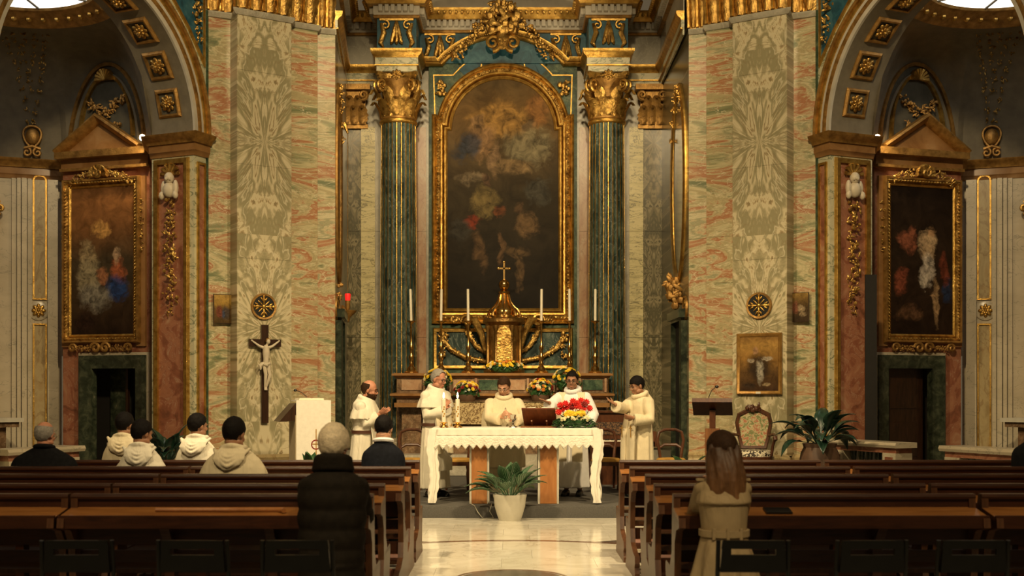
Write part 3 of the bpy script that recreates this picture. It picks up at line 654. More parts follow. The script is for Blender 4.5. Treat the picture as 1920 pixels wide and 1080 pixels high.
    b.ell(hc+Vector((0, -.085, -.02)), (.015, .02, .022), 6, 5); b.build('putto', 'ivory', arch)
    b = MB()
    for k in range(7): a = pi*k/6; b.tube([cj(.45, 5.2, .03), cj(.45+.18*cos(a), 5.22+.17*sin(a), .06)], [.02, .035], 6)
    b.build('shell', 'goldorn', arch)
    # nave wall nearer than the arch, outside the frame
    e0 = cv(4.66, 0, 0).xy; MB().prism([tuple(e0), (e0.x+sd*.3, -5), (e0.x+sd*1.2, -5), (e0.x+sd*1.2, e0.y)], 0, 10).build('nave_wall', 'band0', arch)
    # ---------------------------------------------------------------- chapel
    J = cv(.33, 0, -.87).xy
    CP = [tuple(J), (sd*6.22, 20.45), (sd*8.25, 21.5), (sd*9.25, 21.1), (sd*10.5, 19.2), (sd*10.2, 17.0), (sd*9.0, 15.1), tuple(cv(4.33, 0, -.87).xy)]
    chap = struct(MB().prism([CP[1], CP[2], (CP[2][0]+sd*.1, CP[2][1]+.3), (CP[1][0]-sd*.3, CP[1][1]+.3)], 2.3, 5.85).build('wall_%s_chapel' % nm, 'white'), 'side chapel walls of white and red marble')
    MB().prism([CP[1], (CP[1][0]+sd*.10, CP[1][1]+.05), (CP[1][0]+sd*.10, CP[1][1]+.3), (CP[1][0]-sd*.2, CP[1][1]+.2)], 0, 2.3).build('chapel_wall', 'white', chap)
    for k, mt in ((0, 'white'), (2, 'white'), (3, 'red'), (4, 'white'), (5, 'white'), (6, 'white')):
        p, q = Vector(CP[k]), Vector(CP[k+1]); d_ = (q-p).normalized(); o_ = Vector((d_.y, -d_.x))*(.15 if sd > 0 else -.15)
        o_ = -o_ if (p+o_-Vector((sd*7.8, 18.1))).length < (p-Vector((sd*7.8, 18.1))).length else o_
        MB().prism([tuple(p), tuple(q), tuple(q+o_), tuple(p+o_)], 0, 5.85).build('chapel_wall', mt, chap)
    ep = [tuple(cv(-.02, 0, 0).xy), tuple(cv(.33, 0, 0).xy)]+CP[:7]
    if sd < 0: ep = ep[::-1]
    MB().sweep(ep, [(0, 5.50), (.02, 5.50), (.03, 5.56), (.05, 5.58), (.05, 5.70), (0, 5.70)]).build('impost_frieze', 'orange', chap)
    MB().sweep(ep, [(0, 5.70), (.08, 5.70), (.10, 5.76), (.16, 5.80), (.18, 5.85), (0, 5.87)]).build('impost_cornice', 'golddark', chap)
    # vault with lunettes and pendentives
    C = Vector((sd*7.82, 18.08)); RR = 1.70; cols = []
    segs = CP+[CP[0]]
    for sg, (p, q) in enumerate(zip(segs[:-1], segs[1:])):
        p, q = Vector(p), Vector(q); ln = (q-p).length; m_ = 16
        for i in range(m_):
            s = i/m_; g = p.lerp(q, s); rise = min(1.62, ln*.75) if ln > 1.4 else 0
            e = max(0, 1-((s-.5)/.40)**2) if sg < 7 else 1-((s-.5)/.5)**2
            if sg == 7: rise = 2.01
            cols.append((g, 5.85+rise*sqrt(max(0, e)), 0 if sg == 7 else 1))
    vs_ = []; K = 8; N_ = len(cols)
    for (g, zb, _) in cols:
        r = (g-C); R0 = r.length; r.normalize()
        for k in range(K+1):
            f = k/K*pi/2; rr = RR+(R0-RR)*max(0, cos(f))**.9; vs_.append((C.x+r.x*rr, C.y+r.y*rr, zb+(7.86-zb)*sin(f)))
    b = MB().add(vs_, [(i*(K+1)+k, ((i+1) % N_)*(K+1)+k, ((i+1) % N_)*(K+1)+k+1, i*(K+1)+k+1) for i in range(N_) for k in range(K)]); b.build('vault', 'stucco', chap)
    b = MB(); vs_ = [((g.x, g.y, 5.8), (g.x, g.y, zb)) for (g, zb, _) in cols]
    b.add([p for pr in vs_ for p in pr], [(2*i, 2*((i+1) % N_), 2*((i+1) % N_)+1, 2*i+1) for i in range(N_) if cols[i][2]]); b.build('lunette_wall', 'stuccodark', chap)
    MB().lathe([(1.74, 7.80), (1.66, 7.75), (1.58, 7.79), (1.53, 7.85), (1.45, 7.87), (1.40, 7.92), (1.33, 7.94), (1.30, 7.99)], (C.x, C.y, 0), 48, caps=False).build('ring_cornice', 'golddark', chap)
    b = MB()
    for k in range(40): a = 2*pi*k/40; b.ell((C.x+1.50*cos(a), C.y+1.50*sin(a), 7.85), (.05, .05, .05), 6, 5)
    b.build('ring_ornament', 'gold', chap)
    wn = struct(MB().lathe([(0, 7.98), (1.34, 7.98), (1.34, 8.0), (0, 8.0)], (C.x, C.y, 0), 32).build('window_%d' % (1 if sd < 0 else 2), 'skylight'), 'round bright skylight over the side chapel')
    for k in range(4): a = k*pi/4; MB().tube([(C.x+1.3*cos(a), C.y+1.3*sin(a), 7.97), (C.x-1.3*cos(a), C.y-1.3*sin(a), 7.97)], .02, 6).build('glazing_bar', 'stucco', wn)
    # lunette decoration over the picture
    a_, b2 = Vector(CP[2]), Vector(CP[1]); 
    if a_.x > b2.x: a_, b2 = b2, a_
    LW = (b2-a_).length; dr = (b2-a_)/LW; nr = Vector((dr.y, -dr.x))
    if nr.y > 0: nr = -nr
    def cl(t, z, h): q = a_+dr*t+nr*h; return Vector((q.x, q.y, z))
    rise = min(1.62, LW*.75); mid = LW/2
    def archpath(k, z0): return [(mid+k*LW*.40*cos(pi*i/24), z0+k*rise*sin(pi*i/24)) for i in range(25)]
    for k, z0, mt in ((1.0, 5.87, 'golddark'), (.88, 5.87, 'stucco'), (.70, 6.15, 'gold')):
        MB().sweep(archpath(k, z0)+([(mid-k*LW*.4, 5.95)] if k < .8 else []), [(-.03, -.02), (-.03, .05), (.03, .06), (.04, -.02)], cl).build('lunette_moulding', mt, chap)
    b = MB()
    for s in (-1, 1):
        for k in range(5): cluster(b, cl(mid+s*(.06+.08*k), 6.62+.05*k, .04), .09, 8)
        cluster(b, cl(mid+s*.30, 6.36, .04), .08, 8)
    b.build('relief_foliage', 'golddark', chap)
    for zc, mt, r_ in ((7.22, 'gold', .20), (5.98, 'golddark', .34)):
        b = MB()
        for k in range(9): a = pi*k/8; b.tube([cl(mid, zc, .05), cl(mid+r_*cos(a), zc+r_*.9*sin(a), .08)], [.02, .045], 6)
        b.build('shell', mt, chap)
    # pendentive scrollwork and the cartouche below it
    pc = Vector(CP[2]).lerp(Vector(CP[3]), .45); r = (pc-C); R0 = r.length; r.normalize()
    b = MB()
    for k in range(11):
        f = (.22+.062*k)*pi/2; rr = RR+(R0-RR)*cos(f)**.9-.03; z = 5.85+(7.86-5.85)*sin(f)
        sx = .05+.035*k; tx = Vector((-r.y, r.x))
        nk = 1+k//3
        for q in range(nk+1): s = (2*q/nk-1); cluster(b, (C.x+r.x*rr+tx.x*s*sx*.9, C.y+r.y*rr+tx.y*s*sx*.9, z), .06, 5)
    b.build('pendentive_scrollwork', 'goldorn', chap)
    b = MB(); tx = Vector((-r.y, r.x)); q0 = lambda x, z, o: Vector((pc.x-r.x*o+tx.x*x, pc.y-r.y*o+tx.y*x, z))
    b.ell(q0(0, 6.26, .10), (.12, .06, .15), 12, 8, Matrix.Rotation(atan2(tx.y, tx.x), 4, 'Z'))
    b.tube([q0(.15*sin(a)*(1+.25*cos(a)), 6.26+.19*cos(a), .12) for a in [2*pi*k/24 for k in range(25)]], .022, 6, caps=False)
    for s in (-1, 1): b.tube([q0(x+s*.09, z, .12) for x, _, z in spiral(0, 5.97, .085, 1.2, 18, s, pi/2)], .024, 6)
    b.tube([q0(-.14, 6.04, .12), q0(0, 6.08, .14), q0(.14, 6.04, .12)], .03, 6)
    b.build('scroll_cartouche', 'golddark', chap)
    # ---------------------------------------------------------------- picture wall: door, picture surround, pediment
    o_ = Vector(Q(116.5, 20.95)); i_ = Vector(Q(279, 20.4)); LA = (i_-o_).length; da = (i_-o_)/LA; na = Vector((da.y, -da.x))
    if na.y > 0: na = -na
    def ca(t, z, h): q = o_+da*t+na*h; return Vector((q.x, q.y, z))
    T = lambda px: (px-116.5)/162.5*LA
    Z = lambda py: CAMH+(CY-py)/106.3
    def pa(t0, t1, z0, z1, h0, h1, name, mt, parent=chap): return MB().prism([(t0, z0), (t1, z0), (t1, z1), (t0, z1)], h0, h1, ca).build(name, mt, parent, smooth=False)
    pa(0, LA, Z(667), 5.55, -.35, 0, 'picture_wall', 'red')
    pa(0, T(155), 0, Z(667), -.35, 0, 'red_pilaster', 'red'); pa(T(275), LA, 0, Z(667), -.35, 0, 'red_pilaster', 'red')
    pa(T(118), T(152), .6, Z(672), 0, .02, 'red_panel', 'red')
    pa(0, LA, 5.55, 5.60, -.1, .10, 'entablature', 'golddark'); pa(0, LA, 5.60, 5.76, -.1, .05, 'entablature', 'orange'); pa(-.03, LA+.03, 5.76, 5.88, -.1, .20, 'entablature', 'golddark')
    ped = [(-.04, 5.88), (LA*.93, 5.88), (LA*.45, 6.45)]
    MB().prism(ped, -.1, .03, ca).build('pediment', 'orange', chap, smooth=False)
    MB().sweep([ped[0], ped[2], ped[1]], [(-.06, 0), (-.06, .19), (-.02, .21), (.05, .13), (.07, .06), (.07, 0)], ca).build('pediment_cornice', 'golddark', chap)
    for s0, s1 in ((T(118), T(132)), (T(258), T(274))):
        pa(s0, s1, Z(650), Z(335), 0, .05, 'carved_border', 'orange')
        b = MB()
        for k in range(7): cluster(b, ca((s0+s1)/2, Z(385+14*k), .06), .06, 6)
        b.build('border_garland', 'goldorn', chap)
    # door
    fr = [(T(158), 0), (T(158), Z(672)), (T(272), Z(672)), (T(272), 0)]
    dr_ = struct(MB().sweep(fr, [(-.05, 0), (-.05, .10), (.0, .10), (.06, .07), (.18, .05), (.18, -.1), (-.05, -.1)], ca).build('door_%d' % (1 if sd < 0 else 2), 'doorgreen'), 'dark doorway in a green marble frame')
    MB().sweep(fr, [(-.10, -.02), (-.10, .04), (-.05, .05), (-.05, -.02)], ca).build('outer_architrave', 'white', dr_)
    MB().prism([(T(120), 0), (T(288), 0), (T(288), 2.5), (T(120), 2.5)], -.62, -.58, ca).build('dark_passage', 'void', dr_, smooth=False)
    if sd < 0:
        pa(T(176), T(211), 0, Z(690), -.5, -.46, 'door_leaf', 'doorgreen', dr_); pa(T(209), T(213), 0, Z(690), -.46, -.40, 'door_edge', 'darkwood', dr_)
    else:
        pa(T(178), T(258), 0, Z(690), -.22, -.17, 'door_leaf', 'darkwood', dr_)
        for zz in (.5, 1.35): pa(T(190), T(246), zz, zz+.6, -.17, -.155, 'door_panel', 'darkwood', dr_)
    # ---------------------------------------------------------------- canted pilaster beside it
    po, pi_ = Vector(CP[3]), Vector(CP[2]); LD = (pi_-po).length; dd = (pi_-po)/LD; nd = Vector((dd.y, -dd.x))
    if nd.y > 0: nd = -nd
    def cd(t, z, h): q = po+dd*t+nd*h; return Vector((q.x, q.y, z))
    TD = lambda px: (px+5)/120*LD
    ZD = lambda py: CAMH+(CY-py)/103.3
    for p0, p1, h in ((21, 29, .05), (31, 38, .09), (40, 49, .12), (51, 58, .08), (88, 108, .10)):
        MB().prism([(TD(p0), 0), (TD(p1), 0), (TD(p1), 5.5), (TD(p0), 5.5)], -.02, h, cd).build('pilaster_strip', 'white', chap, smooth=False)
    up = [(TD(62), ZD(560)), (TD(85), ZD(560)), (TD(85), ZD(338))]+[(TD(73.5)+(TD(85)-TD(73.5))*cos(pi*i/8), ZD(338)+.09*sin(pi*i/8)) for i in range(1, 8)]+[(TD(62), ZD(338))]
    lo = [(TD(62), .5), (TD(85), .5), (TD(85), ZD(608)), (TD(62), ZD(608))]
    for pl in (up, lo):
        MB().prism(pl, 0, .012, cd).build('alabaster_panel', 'alabaster', chap, smooth=False)
        MB().sweep(pl, [(-.012, 0), (-.012, .04), (.016, .04), (.016, 0)], cd, True).build('gilt_edge', 'gold', chap)
    o = obj('rosette', rosb, 'gold', chap); orient(o, cd(TD(71), ZD(582), .03), (nd.x, nd.y, 0))
    o = MB().lathe([(0, 0), (.17, 0), (.18, .02), (.16, .03), (0, .03)], (0, 0, 0), 20).build('rosette_ground', 'white', chap); o.matrix_parent_inverse = wm(chap).inverted()
    orient(o, cd(TD(71), ZD(582), .0), (0, 0, -1), (nd.x, nd.y, 0)); Yv = Vector((nd.x, nd.y, 0)); Xv = Vector((-nd.y, nd.x, 0)); mm = Matrix((Xv, Vector((0, 0, 1)), Yv)).transposed().to_4x4(); mm.translation = cd(TD(71), ZD(582), .0); o.matrix_basis = mm
    # red slab of the chapel's altar wall with its gilt edge
    ro, ri = Vector(CP[4]), Vector(CP[3]); LR = (ri-ro).length; d3 = (ri-ro)/LR; n3 = Vector((d3.y, -d3.x))
    if n3.dot(C-ro) < 0: n3 = -n3
    def ce(t, z, h): q = ro+d3*t+n3*h; return Vector((q.x, q.y, z))
    MB().prism([(LR-.42, .4), (LR-.12, .4), (LR-.12, 5.3), (LR-.42, 5.3)], 0, .10, ce).build('red_slab', 'red', chap, smooth=False)
    MB().sweep([(LR-.42, .4), (LR-.10, .4), (LR-.10, 5.35), (LR-.42, 5.35)], [(-.02, 0), (-.02, .13), (.02, .13), (.02, 0)], ce, True).build('gilt_edge', 'gold', chap)
    return dict(cv=cv, ca=ca, T=T, Z=Z, cd=cd, Q=Q, da=da, na=na, C=C, ce=ce, LR=LR, chap=chap, pier=pier, w=w, n=n_)
SL = build_side(-1, 'left'); SR = build_side(1, 'right')

# =================================================================== altarpiece
hw, ra, zb0, zs0 = 1.12, 1.035, 3.33, 6.92
apath = [(-hw, zb0), (hw, zb0), (hw, zs0), (ra, zs0)]+[(ra*cos(pi*i/40), zs0+ra*sin(pi*i/40)) for i in range(1, 40)]+[(-ra, zs0), (-hw, zs0)]
altp = thing('altarpiece_painting', 'tall arched altarpiece canvas in a stepped gilded frame above the tabernacle', 'painting', (AX, 23.74, zb0))
cvA = cvw(23.74)
paint = m_paint('altarpiece_canvas', [(0, (.012, .009, .006)), (.25, (.03, .022, .012)), (.5, (.055, .040, .020)), (.7, (.10, .065, .028)), (.85, (.21, .12, .040)), (1, (.11, .075, .032))],
    [(0, .80, .24, .07, (.36, .20, .055)), (-.22, .72, .11, .07, (.26, .15, .07)), (-.20, .80, .05, .025, (.22, .13, .06)), (.24, .70, .18, .08, (.20, .17, .10)), (.22, .80, .06, .025, (.16, .11, .06)), (-.34, .69, .09, .05, (.025, .035, .055)), (-.06, .64, .06, .05, (.24, .15, .08)), (.10, .61, .16, .03, (.20, .13, .06)), (.30, .86, .10, .06, (.28, .13, .04)),
     (-.30, .56, .10, .03, (.20, .15, .09)), (-.16, .46, .10, .06, (.22, .16, .06)), (-.17, .56, .04, .025, (.16, .09, .05)), (-.26, .38, .06, .03, (.32, .05, .02)), (-.02, .42, .05, .02, (.24, .08, .03)), (-.20, .25, .04, .07, (.13, .075, .035)), (-.04, .24, .035, .06, (.15, .085, .04)), (.22, .36, .09, .05, (.20, .12, .055)), (.15, .43, .04, .025, (.12, .07, .035)), (.12, .25, .10, .025, (.18, .11, .05)), (.14, .16, .03, .06, (.14, .085, .04)), (.34, .50, .12, .04, (.07, .065, .05)), (-.36, .33, .10, .06, (.05, .045, .035))], 2*hw, 4.7, .32)
me = MB().prism([(x, z-zb0) for x, z in apath], 0, .02, lambda x, z, h: Vector((x, -h, z))).mesh('canvas', smooth=False)
o = obj('canvas', me, paint, altp, True); o.location = (0, -.02, 0)
for prof, mt, nm in (([(0, 0), (0, .07), (.03, .10), (.06, .09), (.07, .05), (.07, 0)], 'gold', 'inner_moulding'), ([(.07, 0), (.07, .06), (.10, .12), (.13, .13), (.13, 0)], 'gold', 'middle_moulding'),
                     ([(.13, 0), (.13, .10), (.19, .14), (.25, .10), (.25, 0)], 'goldorn', 'carved_moulding'), ([(.25, 0), (.25, .12), (.28, .15), (.31, .13), (.32, .0)], 'gold', 'outer_moulding')):
    MB().sweep(apath, prof, cvA, True).build(nm, mt, altp)
cb = MB(); L_ = 0.0
pp = [Vector(p) for p in [(-hw-.19, zb0-.19), (hw+.19, zb0-.19), (hw+.19, zs0+.19)]]+[Vector(((ra+.19)*cos(pi*i/30), zs0+.0+(ra+.19)*sin(pi*i/30))) for i in range(3, 28)]+[Vector((-hw-.19, zs0+.19))]
pp.append(pp[0])
for p, q in zip(pp[:-1], pp[1:]):
    n_ = max(1, int((q-p).length/.075))
    for k in range(n_):
        c = p.lerp(q, k/n_); cb.ell((AX+c.x+random.uniform(-.015, .015), 23.61, c.y+random.uniform(-.015, .015)), (.035, .03, .028), 6, 4, Matrix.Rotation(random.uniform(0, pi), 4, 'Y'))
cb.build('carved_leaves', 'goldorn', altp)
# ---- panel under it, with gilt frame and hanging garlands
ret = struct(MB().box(AX-1.45, AX+1.45, 23.60, 23.75, 2.0, 2.98).build('trim_2', 'green'), 'green marble panel with gilded garlands below the altarpiece')
pr = [(-1.38, 2.12), (1.38, 2.12), (1.38, 2.90), (-1.38, 2.90)]
MB().prism(pr, 0, .01, cvw(23.60)).build('blue_panel', 'bluegreen', ret, smooth=False)
MB().sweep(pr, [(-.05, 0), (-.05, .05), (.0, .06), (.03, .02), (.03, 0)], cvw(23.60), True).build('gilt_edge', 'gold', ret)
for s in (-1, 1):
    for pts in ([(1.22, 2.72), (1.05, 2.50), (.75, 2.33), (.35, 2.26)], [(.72, 3.0), (.68, 2.78), (.52, 2.55), (.30, 2.42)]):
        b = MB(); P = [Vector((AX+s*x, 23.53, z)) for x, z in pts]
        for k in range(26):
            t = k/25*(len(P)-1); i = min(int(t), len(P)-2); c = P[i].lerp(P[i+1], t-i)
            b.ell(c, (.055, .045, .05), 7, 5); cluster(b, c, .06, 2)
        b.build('garland', 'goldorn', ret)
    b = MB(); cluster(b, (AX+s*1.22, 23.54, 2.74), .12, 16, .8, .8); cluster(b, (AX+s*1.22, 23.54, 2.45), .08, 16, .8, 2.2); b.build('tassel', 'goldorn', ret)
    b = MB()
    b.tube([(AX+s*.34, 23.1, 2.45), (AX+s*.42, 23.15, 2.8), (AX+s*.55, 23.25, 3.05), (AX+s*.78, 23.4, 3.12)], [.04, .07, .08, .03], 8)
    b.tube([(x, 23.3, z) for x, _, z in spiral(AX+s*.70, 3.06, .13, 1.3, 22, s, 0)], .035, 7); cluster(b, (AX+s*.9, 23.5, 3.08), .10, 14, 2.2, .6)
    b.build('gilt_wing', 'goldorn', ret)

# =================================================================== high altar
ha = thing('high_altar', 'high altar of dark mottled marble with stepped ledges under the altarpiece', 'altar', (AX, 22.7, .5))
M['altarmarble'] = m_stops('mottled_brown_marble', [(.3, (.06, .035, .02)), (.5, (.15, .09, .05)), (.65, (.26, .16, .09)), (.78, (.34, .25, .15))], (1, 1, 1), 5, 6, 1, [(6, .02, (.4, .32, .2), .5)], .25)
def hb(x0, x1, y0, y1, z0, z1, nm, mt): return MB().box(AX+x0, AX+x1, y0, y1, z0, z1).build(nm, mt, ha)
hb(-2.0, 2.0, 22.25, 22.60, .5, 1.93, 'altar_core', 'altarmarble'); hb(-1.50, 1.50, 22.60, 23.58, .5, 1.99, 'altar_core', 'altarmarble')
MB().sweep([(AX-2.0, 22.6), (AX-2.0, 22.25), (AX+2.0, 22.25), (AX+2.0, 22.6)], [(0, 1.90), (.03, 1.91), (.05, 1.94), (.09, 1.95), (.09, 1.99), (0, 2.0)]).build('upper_ledge', 'orange', ha)
hb(-2.05, 2.05, 22.20, 22.60, 1.96, 2.0, 'ledge_top', 'orange')
MB().sweep([(AX-2.0, 22.6), (AX-2.0, 22.25), (AX+2.0, 22.25), (AX+2.0, 22.6)], [(0, 1.53), (.04, 1.53), (.12, 1.57), (.12, 1.61), (.02, 1.63), (0, 1.63)]).build('lower_ledge', 'orange', ha)
hb(-1.98, 1.98, 21.55, 22.26, 1.36, 1.44, 'altar_slab', 'orange'); hb(-1.25, 1.25, 21.65, 22.26, .5, 1.36, 'altar_front', 'altarmarble')
for s in (-1, 1):
    hb(s*1.68-.18, s*1.68+.18, 21.75, 22.26, .5, 1.36, 'altar_pier', 'altarmarble')
for k in range(8):
    x = -1.72+k*.49
    hb(x-.19, x+.19, 22.23, 22.26, 1.68, 1.87, 'inlay_panel', 'green' if k % 2 else 'pink')
    hb(x+.225, x+.265, 22.20, 22.26, 1.64, 1.90, 'pilaster', 'pink')
lc = tag(MB().box(AX-1.25, AX+1.25, 21.52, 21.55, 1.05, 1.455).box(AX-1.3, AX+1.3, 21.52, 22.12, 1.442, 1.458).build('altar_frontal', 'lace'), 'cloth with a deep ochre lace edge hanging on the high altar', 'altar cloth')

# tabernacle
TX, TY = AX+.03, 22.85
tab = thing('tabernacle', 'gilded bronze drum tabernacle with scrolled dome, ball and cross', 'tabernacle', (TX, TY, 2.0))
MB().lathe([(.40, 0), (.40, .07), (.36, .09), (.33, .12), (.33, .92), (.36, .95), (.41, .99), (.41, 1.05), (.36, 1.08)], (TX, TY, 2.0), 36).build('drum', 'bronze', tab)
MB().prism([(-.14, 2.16), (.14, 2.16), (.14, 2.78), (.10, 2.86), (0, 2.9), (-.10, 2.86), (-.14, 2.78)], .33, .35, lambda x, z, h: Vector((TX+x, TY-h, z))).build('door', 'goldorn', tab)
for a in (-60, -25, 25, 60):
    t = radians(-90+a); MB().lathe([(.05, 0), (.05, .05), (.035, .07), (.03, .75), (.05, .79), (.055, .84)], (TX+.36*cos(t), TY+.36*sin(t), 2.08), 10).build('colonnette', 'bronze', tab)
MB().lathe([(.36, 3.06), (.29, 3.09), (.285, 3.13), (.25, 3.15), (.255, 3.21), (.22, 3.27), (.145, 3.34), (.105, 3.43), (.085, 3.54), (.11, 3.57), (.11, 3.59), (.06, 3.63)], (TX, TY, 0), 32).build('dome', 'brass', tab)
for k in range(8):
    t = 2*pi*k/8; pr = [(.31, 3.11), (.30, 3.17), (.265, 3.24), (.18, 3.32), (.12, 3.42), (.095, 3.54)]
    MB().tube([(TX+r*cos(t), TY+r*sin(t), z) for r, z in pr], [.034, .03, .024, .020, .017, .016], 7).build('rib', 'brass', tab)
MB().ell((TX, TY, 3.73), (.105, .105, .105), 18, 12).build('ball', 'brass', tab)
cr = MB().box(TX-.016, TX+.016, TY-.014, TY+.014, 3.82, 4.16).box(TX-.10, TX+.10, TY-.014, TY+.014, 4.03, 4.062)
for p in ((0, 4.17), (-.11, 4.046), (.11, 4.046)): cr.ell((TX+p[0], TY, p[1]), (.028, .02, .028), 8, 6)
cr.build('cross', 'brass', tab)

# six tall candlesticks with candles
cs_me = MB().lathe([(.0, 0), (.13, 0), (.135, .03), (.09, .05), (.075, .10), (.035, .15), (.05, .18), (.03, .21), (.045, .27), (.055, .31), (.03, .36), (.022, .42), (.035, .45), (.045, .50), (.022, .55), (.018, .85), (.03, .88), (.02, .91), (.03, .95), (.07, .98), (.072, .995), (.0, .996)], (0, 0, 0), 20).mesh('stem', 60)
cd_me = MB().lathe([(0, 0), (.026, 0), (.025, .60), (.018, .612), (0, .613)], (0, 0, 0), 14).mesh('altar_candle', 60)
names = ['end one by the column on the red lamp side', 'middle one of three on the red lamp side', 'one beside the tabernacle on the red lamp side', 'one beside the tabernacle on the mirror side', 'middle one of three on the mirror side', 'end one by the column on the mirror side']
for k, px in enumerate((771, 827, 878, 1015, 1068, 1116)):
    x = wx(px, 22.42)
    t = thing('candlestick', 'tall turned brass candlestick, '+names[k], 'candlestick', (x, 22.42, 2.0), group='brass candlesticks on the high altar')
    obj('stem', cs_me, 'brass', t, True); o = obj('drip_pan', MB().lathe([(.02, .965), (.085, .985), (.09, 1.0), (.03, .99)], (0, 0, 0), 18).mesh('drip_pan'), 'brass', t, True)
    c = obj('altar_candle', cd_me, 'wax'); c.location = (x, 22.42, 2.996); c.rotation_euler = (0, radians((-1.5, .8, -.6, .5, -.4, .3)[k]), 0)
    tag(c, 'unlit white candle, '+names[k], 'candle', 'white candles on the high altar')

# =================================================================== flowers and plants
def bloom_mesh(name, r, n=9):
    b = MB()
    for ring_, (rr, zz, k) in enumerate(((r*.62, 0, n), (r*.36, r*.22, n-2))):
        for i in range(k):
            a = 2*pi*i/k+ring_*.3; b.ell((rr*cos(a), rr*sin(a), zz), (r*.42, r*.25, r*.13), 6, 4, Matrix.Rotation(a, 4, 'Z') @ Matrix.Rotation(-.5-.3*ring_, 4, 'Y'))
    b.ell((0, 0, r*.25), (r*.26, r*.26, r*.2), 6, 4); return b.mesh(name, 60)
BL = bloom_mesh('bloom', .042); BLs = bloom_mesh('bloom', .030, 7)
def bouquet(label, loc, rad, colors, nb, leafmat='leaf', base=None, seed=1, cat='flowers', sz=1.0, hang=0.0, vase=0.0):
    rnd = random.Random(seed); t = thing('flower_arrangement', label, cat, loc)
    b = MB(); rx, ry, rz = rad
    for k in range(int(150*max(.6, rx*3))):
        u, v_ = rnd.uniform(0, 2*pi), rnd.uniform(-.35-hang, 1); q = sqrt(max(0, 1-min(1, abs(v_))**2))
        p = Vector((rx*q*cos(u)*rnd.uniform(.6, 1.02), ry*q*sin(u)*rnd.uniform(.6, 1.02), rz*v_*rnd.uniform(.7, 1)))
        b.ell(p+Vector((0, 0, rz*.8)), (.05*sz, .018*sz, .007), 6, 4, Euler((rnd.uniform(-1, 1), rnd.uniform(-1, 1), rnd.uniform(0, 6.3))).to_matrix().to_4x4())
    b.ell((0, 0, rz*.7), (rx*.7, ry*.7, rz*.7), 10, 7)
    b.build('foliage', leafmat, t, True)
    for k in range(nb):
        u = rnd.uniform(pi*.95, 2.05*pi); el = rnd.uniform(.1, 1.35); d_ = Vector((cos(u)*cos(el), sin(u)*cos(el), sin(el)))
        o = obj('bloom', BL if rnd.random() < .5 else BLs, None, t, True)
        o.location = (d_.x*rx, d_.y*ry, rz*.85+d_.z*rz*1.0); o.rotation_euler = d_.to_track_quat('Z', 'Y').to_euler(); o.scale = (sz,)*3
        cc = colors[rnd.randrange(len(colors))]; o.data = BLC[(o.data.name, cc)]
    if vase: MB().lathe([(0, -vase), (.06, -vase), (.05, -vase*.7), (.08, 0), (.10, .10), (.08, .10), (0, .05)], (0, 0, 0), 18).build('vase', 'brass', t, True)
    if base:
        MB().lathe([(0, 0), (base*.7, 0), (base, .06), (base*1.05, .14), (base*.9, .15), (0, .13)], (0, 0, -.02), 20).build('basket', 'clay', t, True)
    return t
BLC = {}
for me in (BL, BLs):
    for cc in ('petalyellow', 'petalcream', 'petalred', 'petaldark', 'petalorange'):
        c = me.copy(); c.materials.clear(); c.materials.append(M[cc]); BLC[(me.name, cc)] = c
bouquet('low mound of yellow and white flowers at the foot of the tabernacle', (TX, 22.30, 2.0), (.38, .09, .13), ['petalyellow', 'petalyellow', 'petalcream', 'petalorange'], 46, seed=3)
bouquet('basket of yellow and cream flowers on the high altar beside the lit candles', (wx(875, 21.9), 21.86, 1.462), (.24, .18, .21), ['petalyellow', 'petalyellow', 'petalcream', 'petaldark'], 46, base=.16, seed=4)
bouquet('basket of yellow and dark red flowers on the high altar behind the open missal', (wx(1013, 21.9), 21.86, 1.462), (.24, .18, .23), ['petalyellow', 'petalyellow', 'petalcream', 'petaldark', 'petalorange'], 46, base=.16, seed=5)
bouquet('bunch of yellow and white flowers behind the grey-haired priest', (wx(820, 22.0), 21.98, 1.63), (.27, .12, .24), ['petalyellow', 'petalyellow', 'petalcream'], 34, seed=6, vase=.17)
bouquet('bunch of yellow and white flowers behind the priest with black hair and dark glasses', (wx(1063, 22.0), 21.98, 1.63), (.27, .12, .25), ['petalyellow', 'petalyellow', 'petalcream'], 34, seed=8, vase=.17)

def leaf_obj(parent, p0, d_, ln, w, mt, droop=.5, rnd=random, stalk=.40):
    """broad pointed leaf on a stalk: p0 root, d_ start direction"""
    d_ = Vector(d_).normalized(); side = d_.cross(Vector((0, 0, 1)))
    side = side.normalized() if side.length > .05 else Vector((1, 0, 0))
    P = []; p = Vector(p0); n = 12; dirv = d_.copy()
    for i in range(n+1):
        P.append(p.copy()); p = p+dirv*(ln/n); dirv = (dirv+Vector((0, 0, -droop/n*(1.6 if i > n*stalk else .3)))).normalized()
    b = MB(); vs_ = []; uv = []
    for i in range(n+1):
        t = i/n; ww = .008 if t < stalk else max(.002, w/2*1.05*sin(pi*min(1, ((t-stalk)/(1-stalk))**.62*.97+.03))**1.1)
        tan = (P[min(i+1, n)]-P[max(i-1, 0)]).normalized(); up = side.cross(tan)
        for k, u in enumerate((-1, -.5, 0, .5, 1)): vs_.append(P[i]+side*(u*ww)+up*(abs(u)*ww*.35+.0)); uv.append((.5+.5*u, t))
    fs_ = [(i*5+k, i*5+k+1, (i+1)*5+k+1, (i+1)*5+k) for i in range(n) for k in range(4)]
    me = bpy.data.meshes.new('leaf'); me.from_pydata([tuple(v_) for v_ in vs_], [], fs_); ul = me.uv_layers.new(name='UVMap')
    for lp in me.loops: ul.data[lp.index].uv = uv[lp.vertex_index]
    me.shade_smooth()
    o = obj('leaf', me, mt, parent, True); sm = o.modifiers.new('solid', 'SOLIDIFY'); sm.thickness = .004
    return o
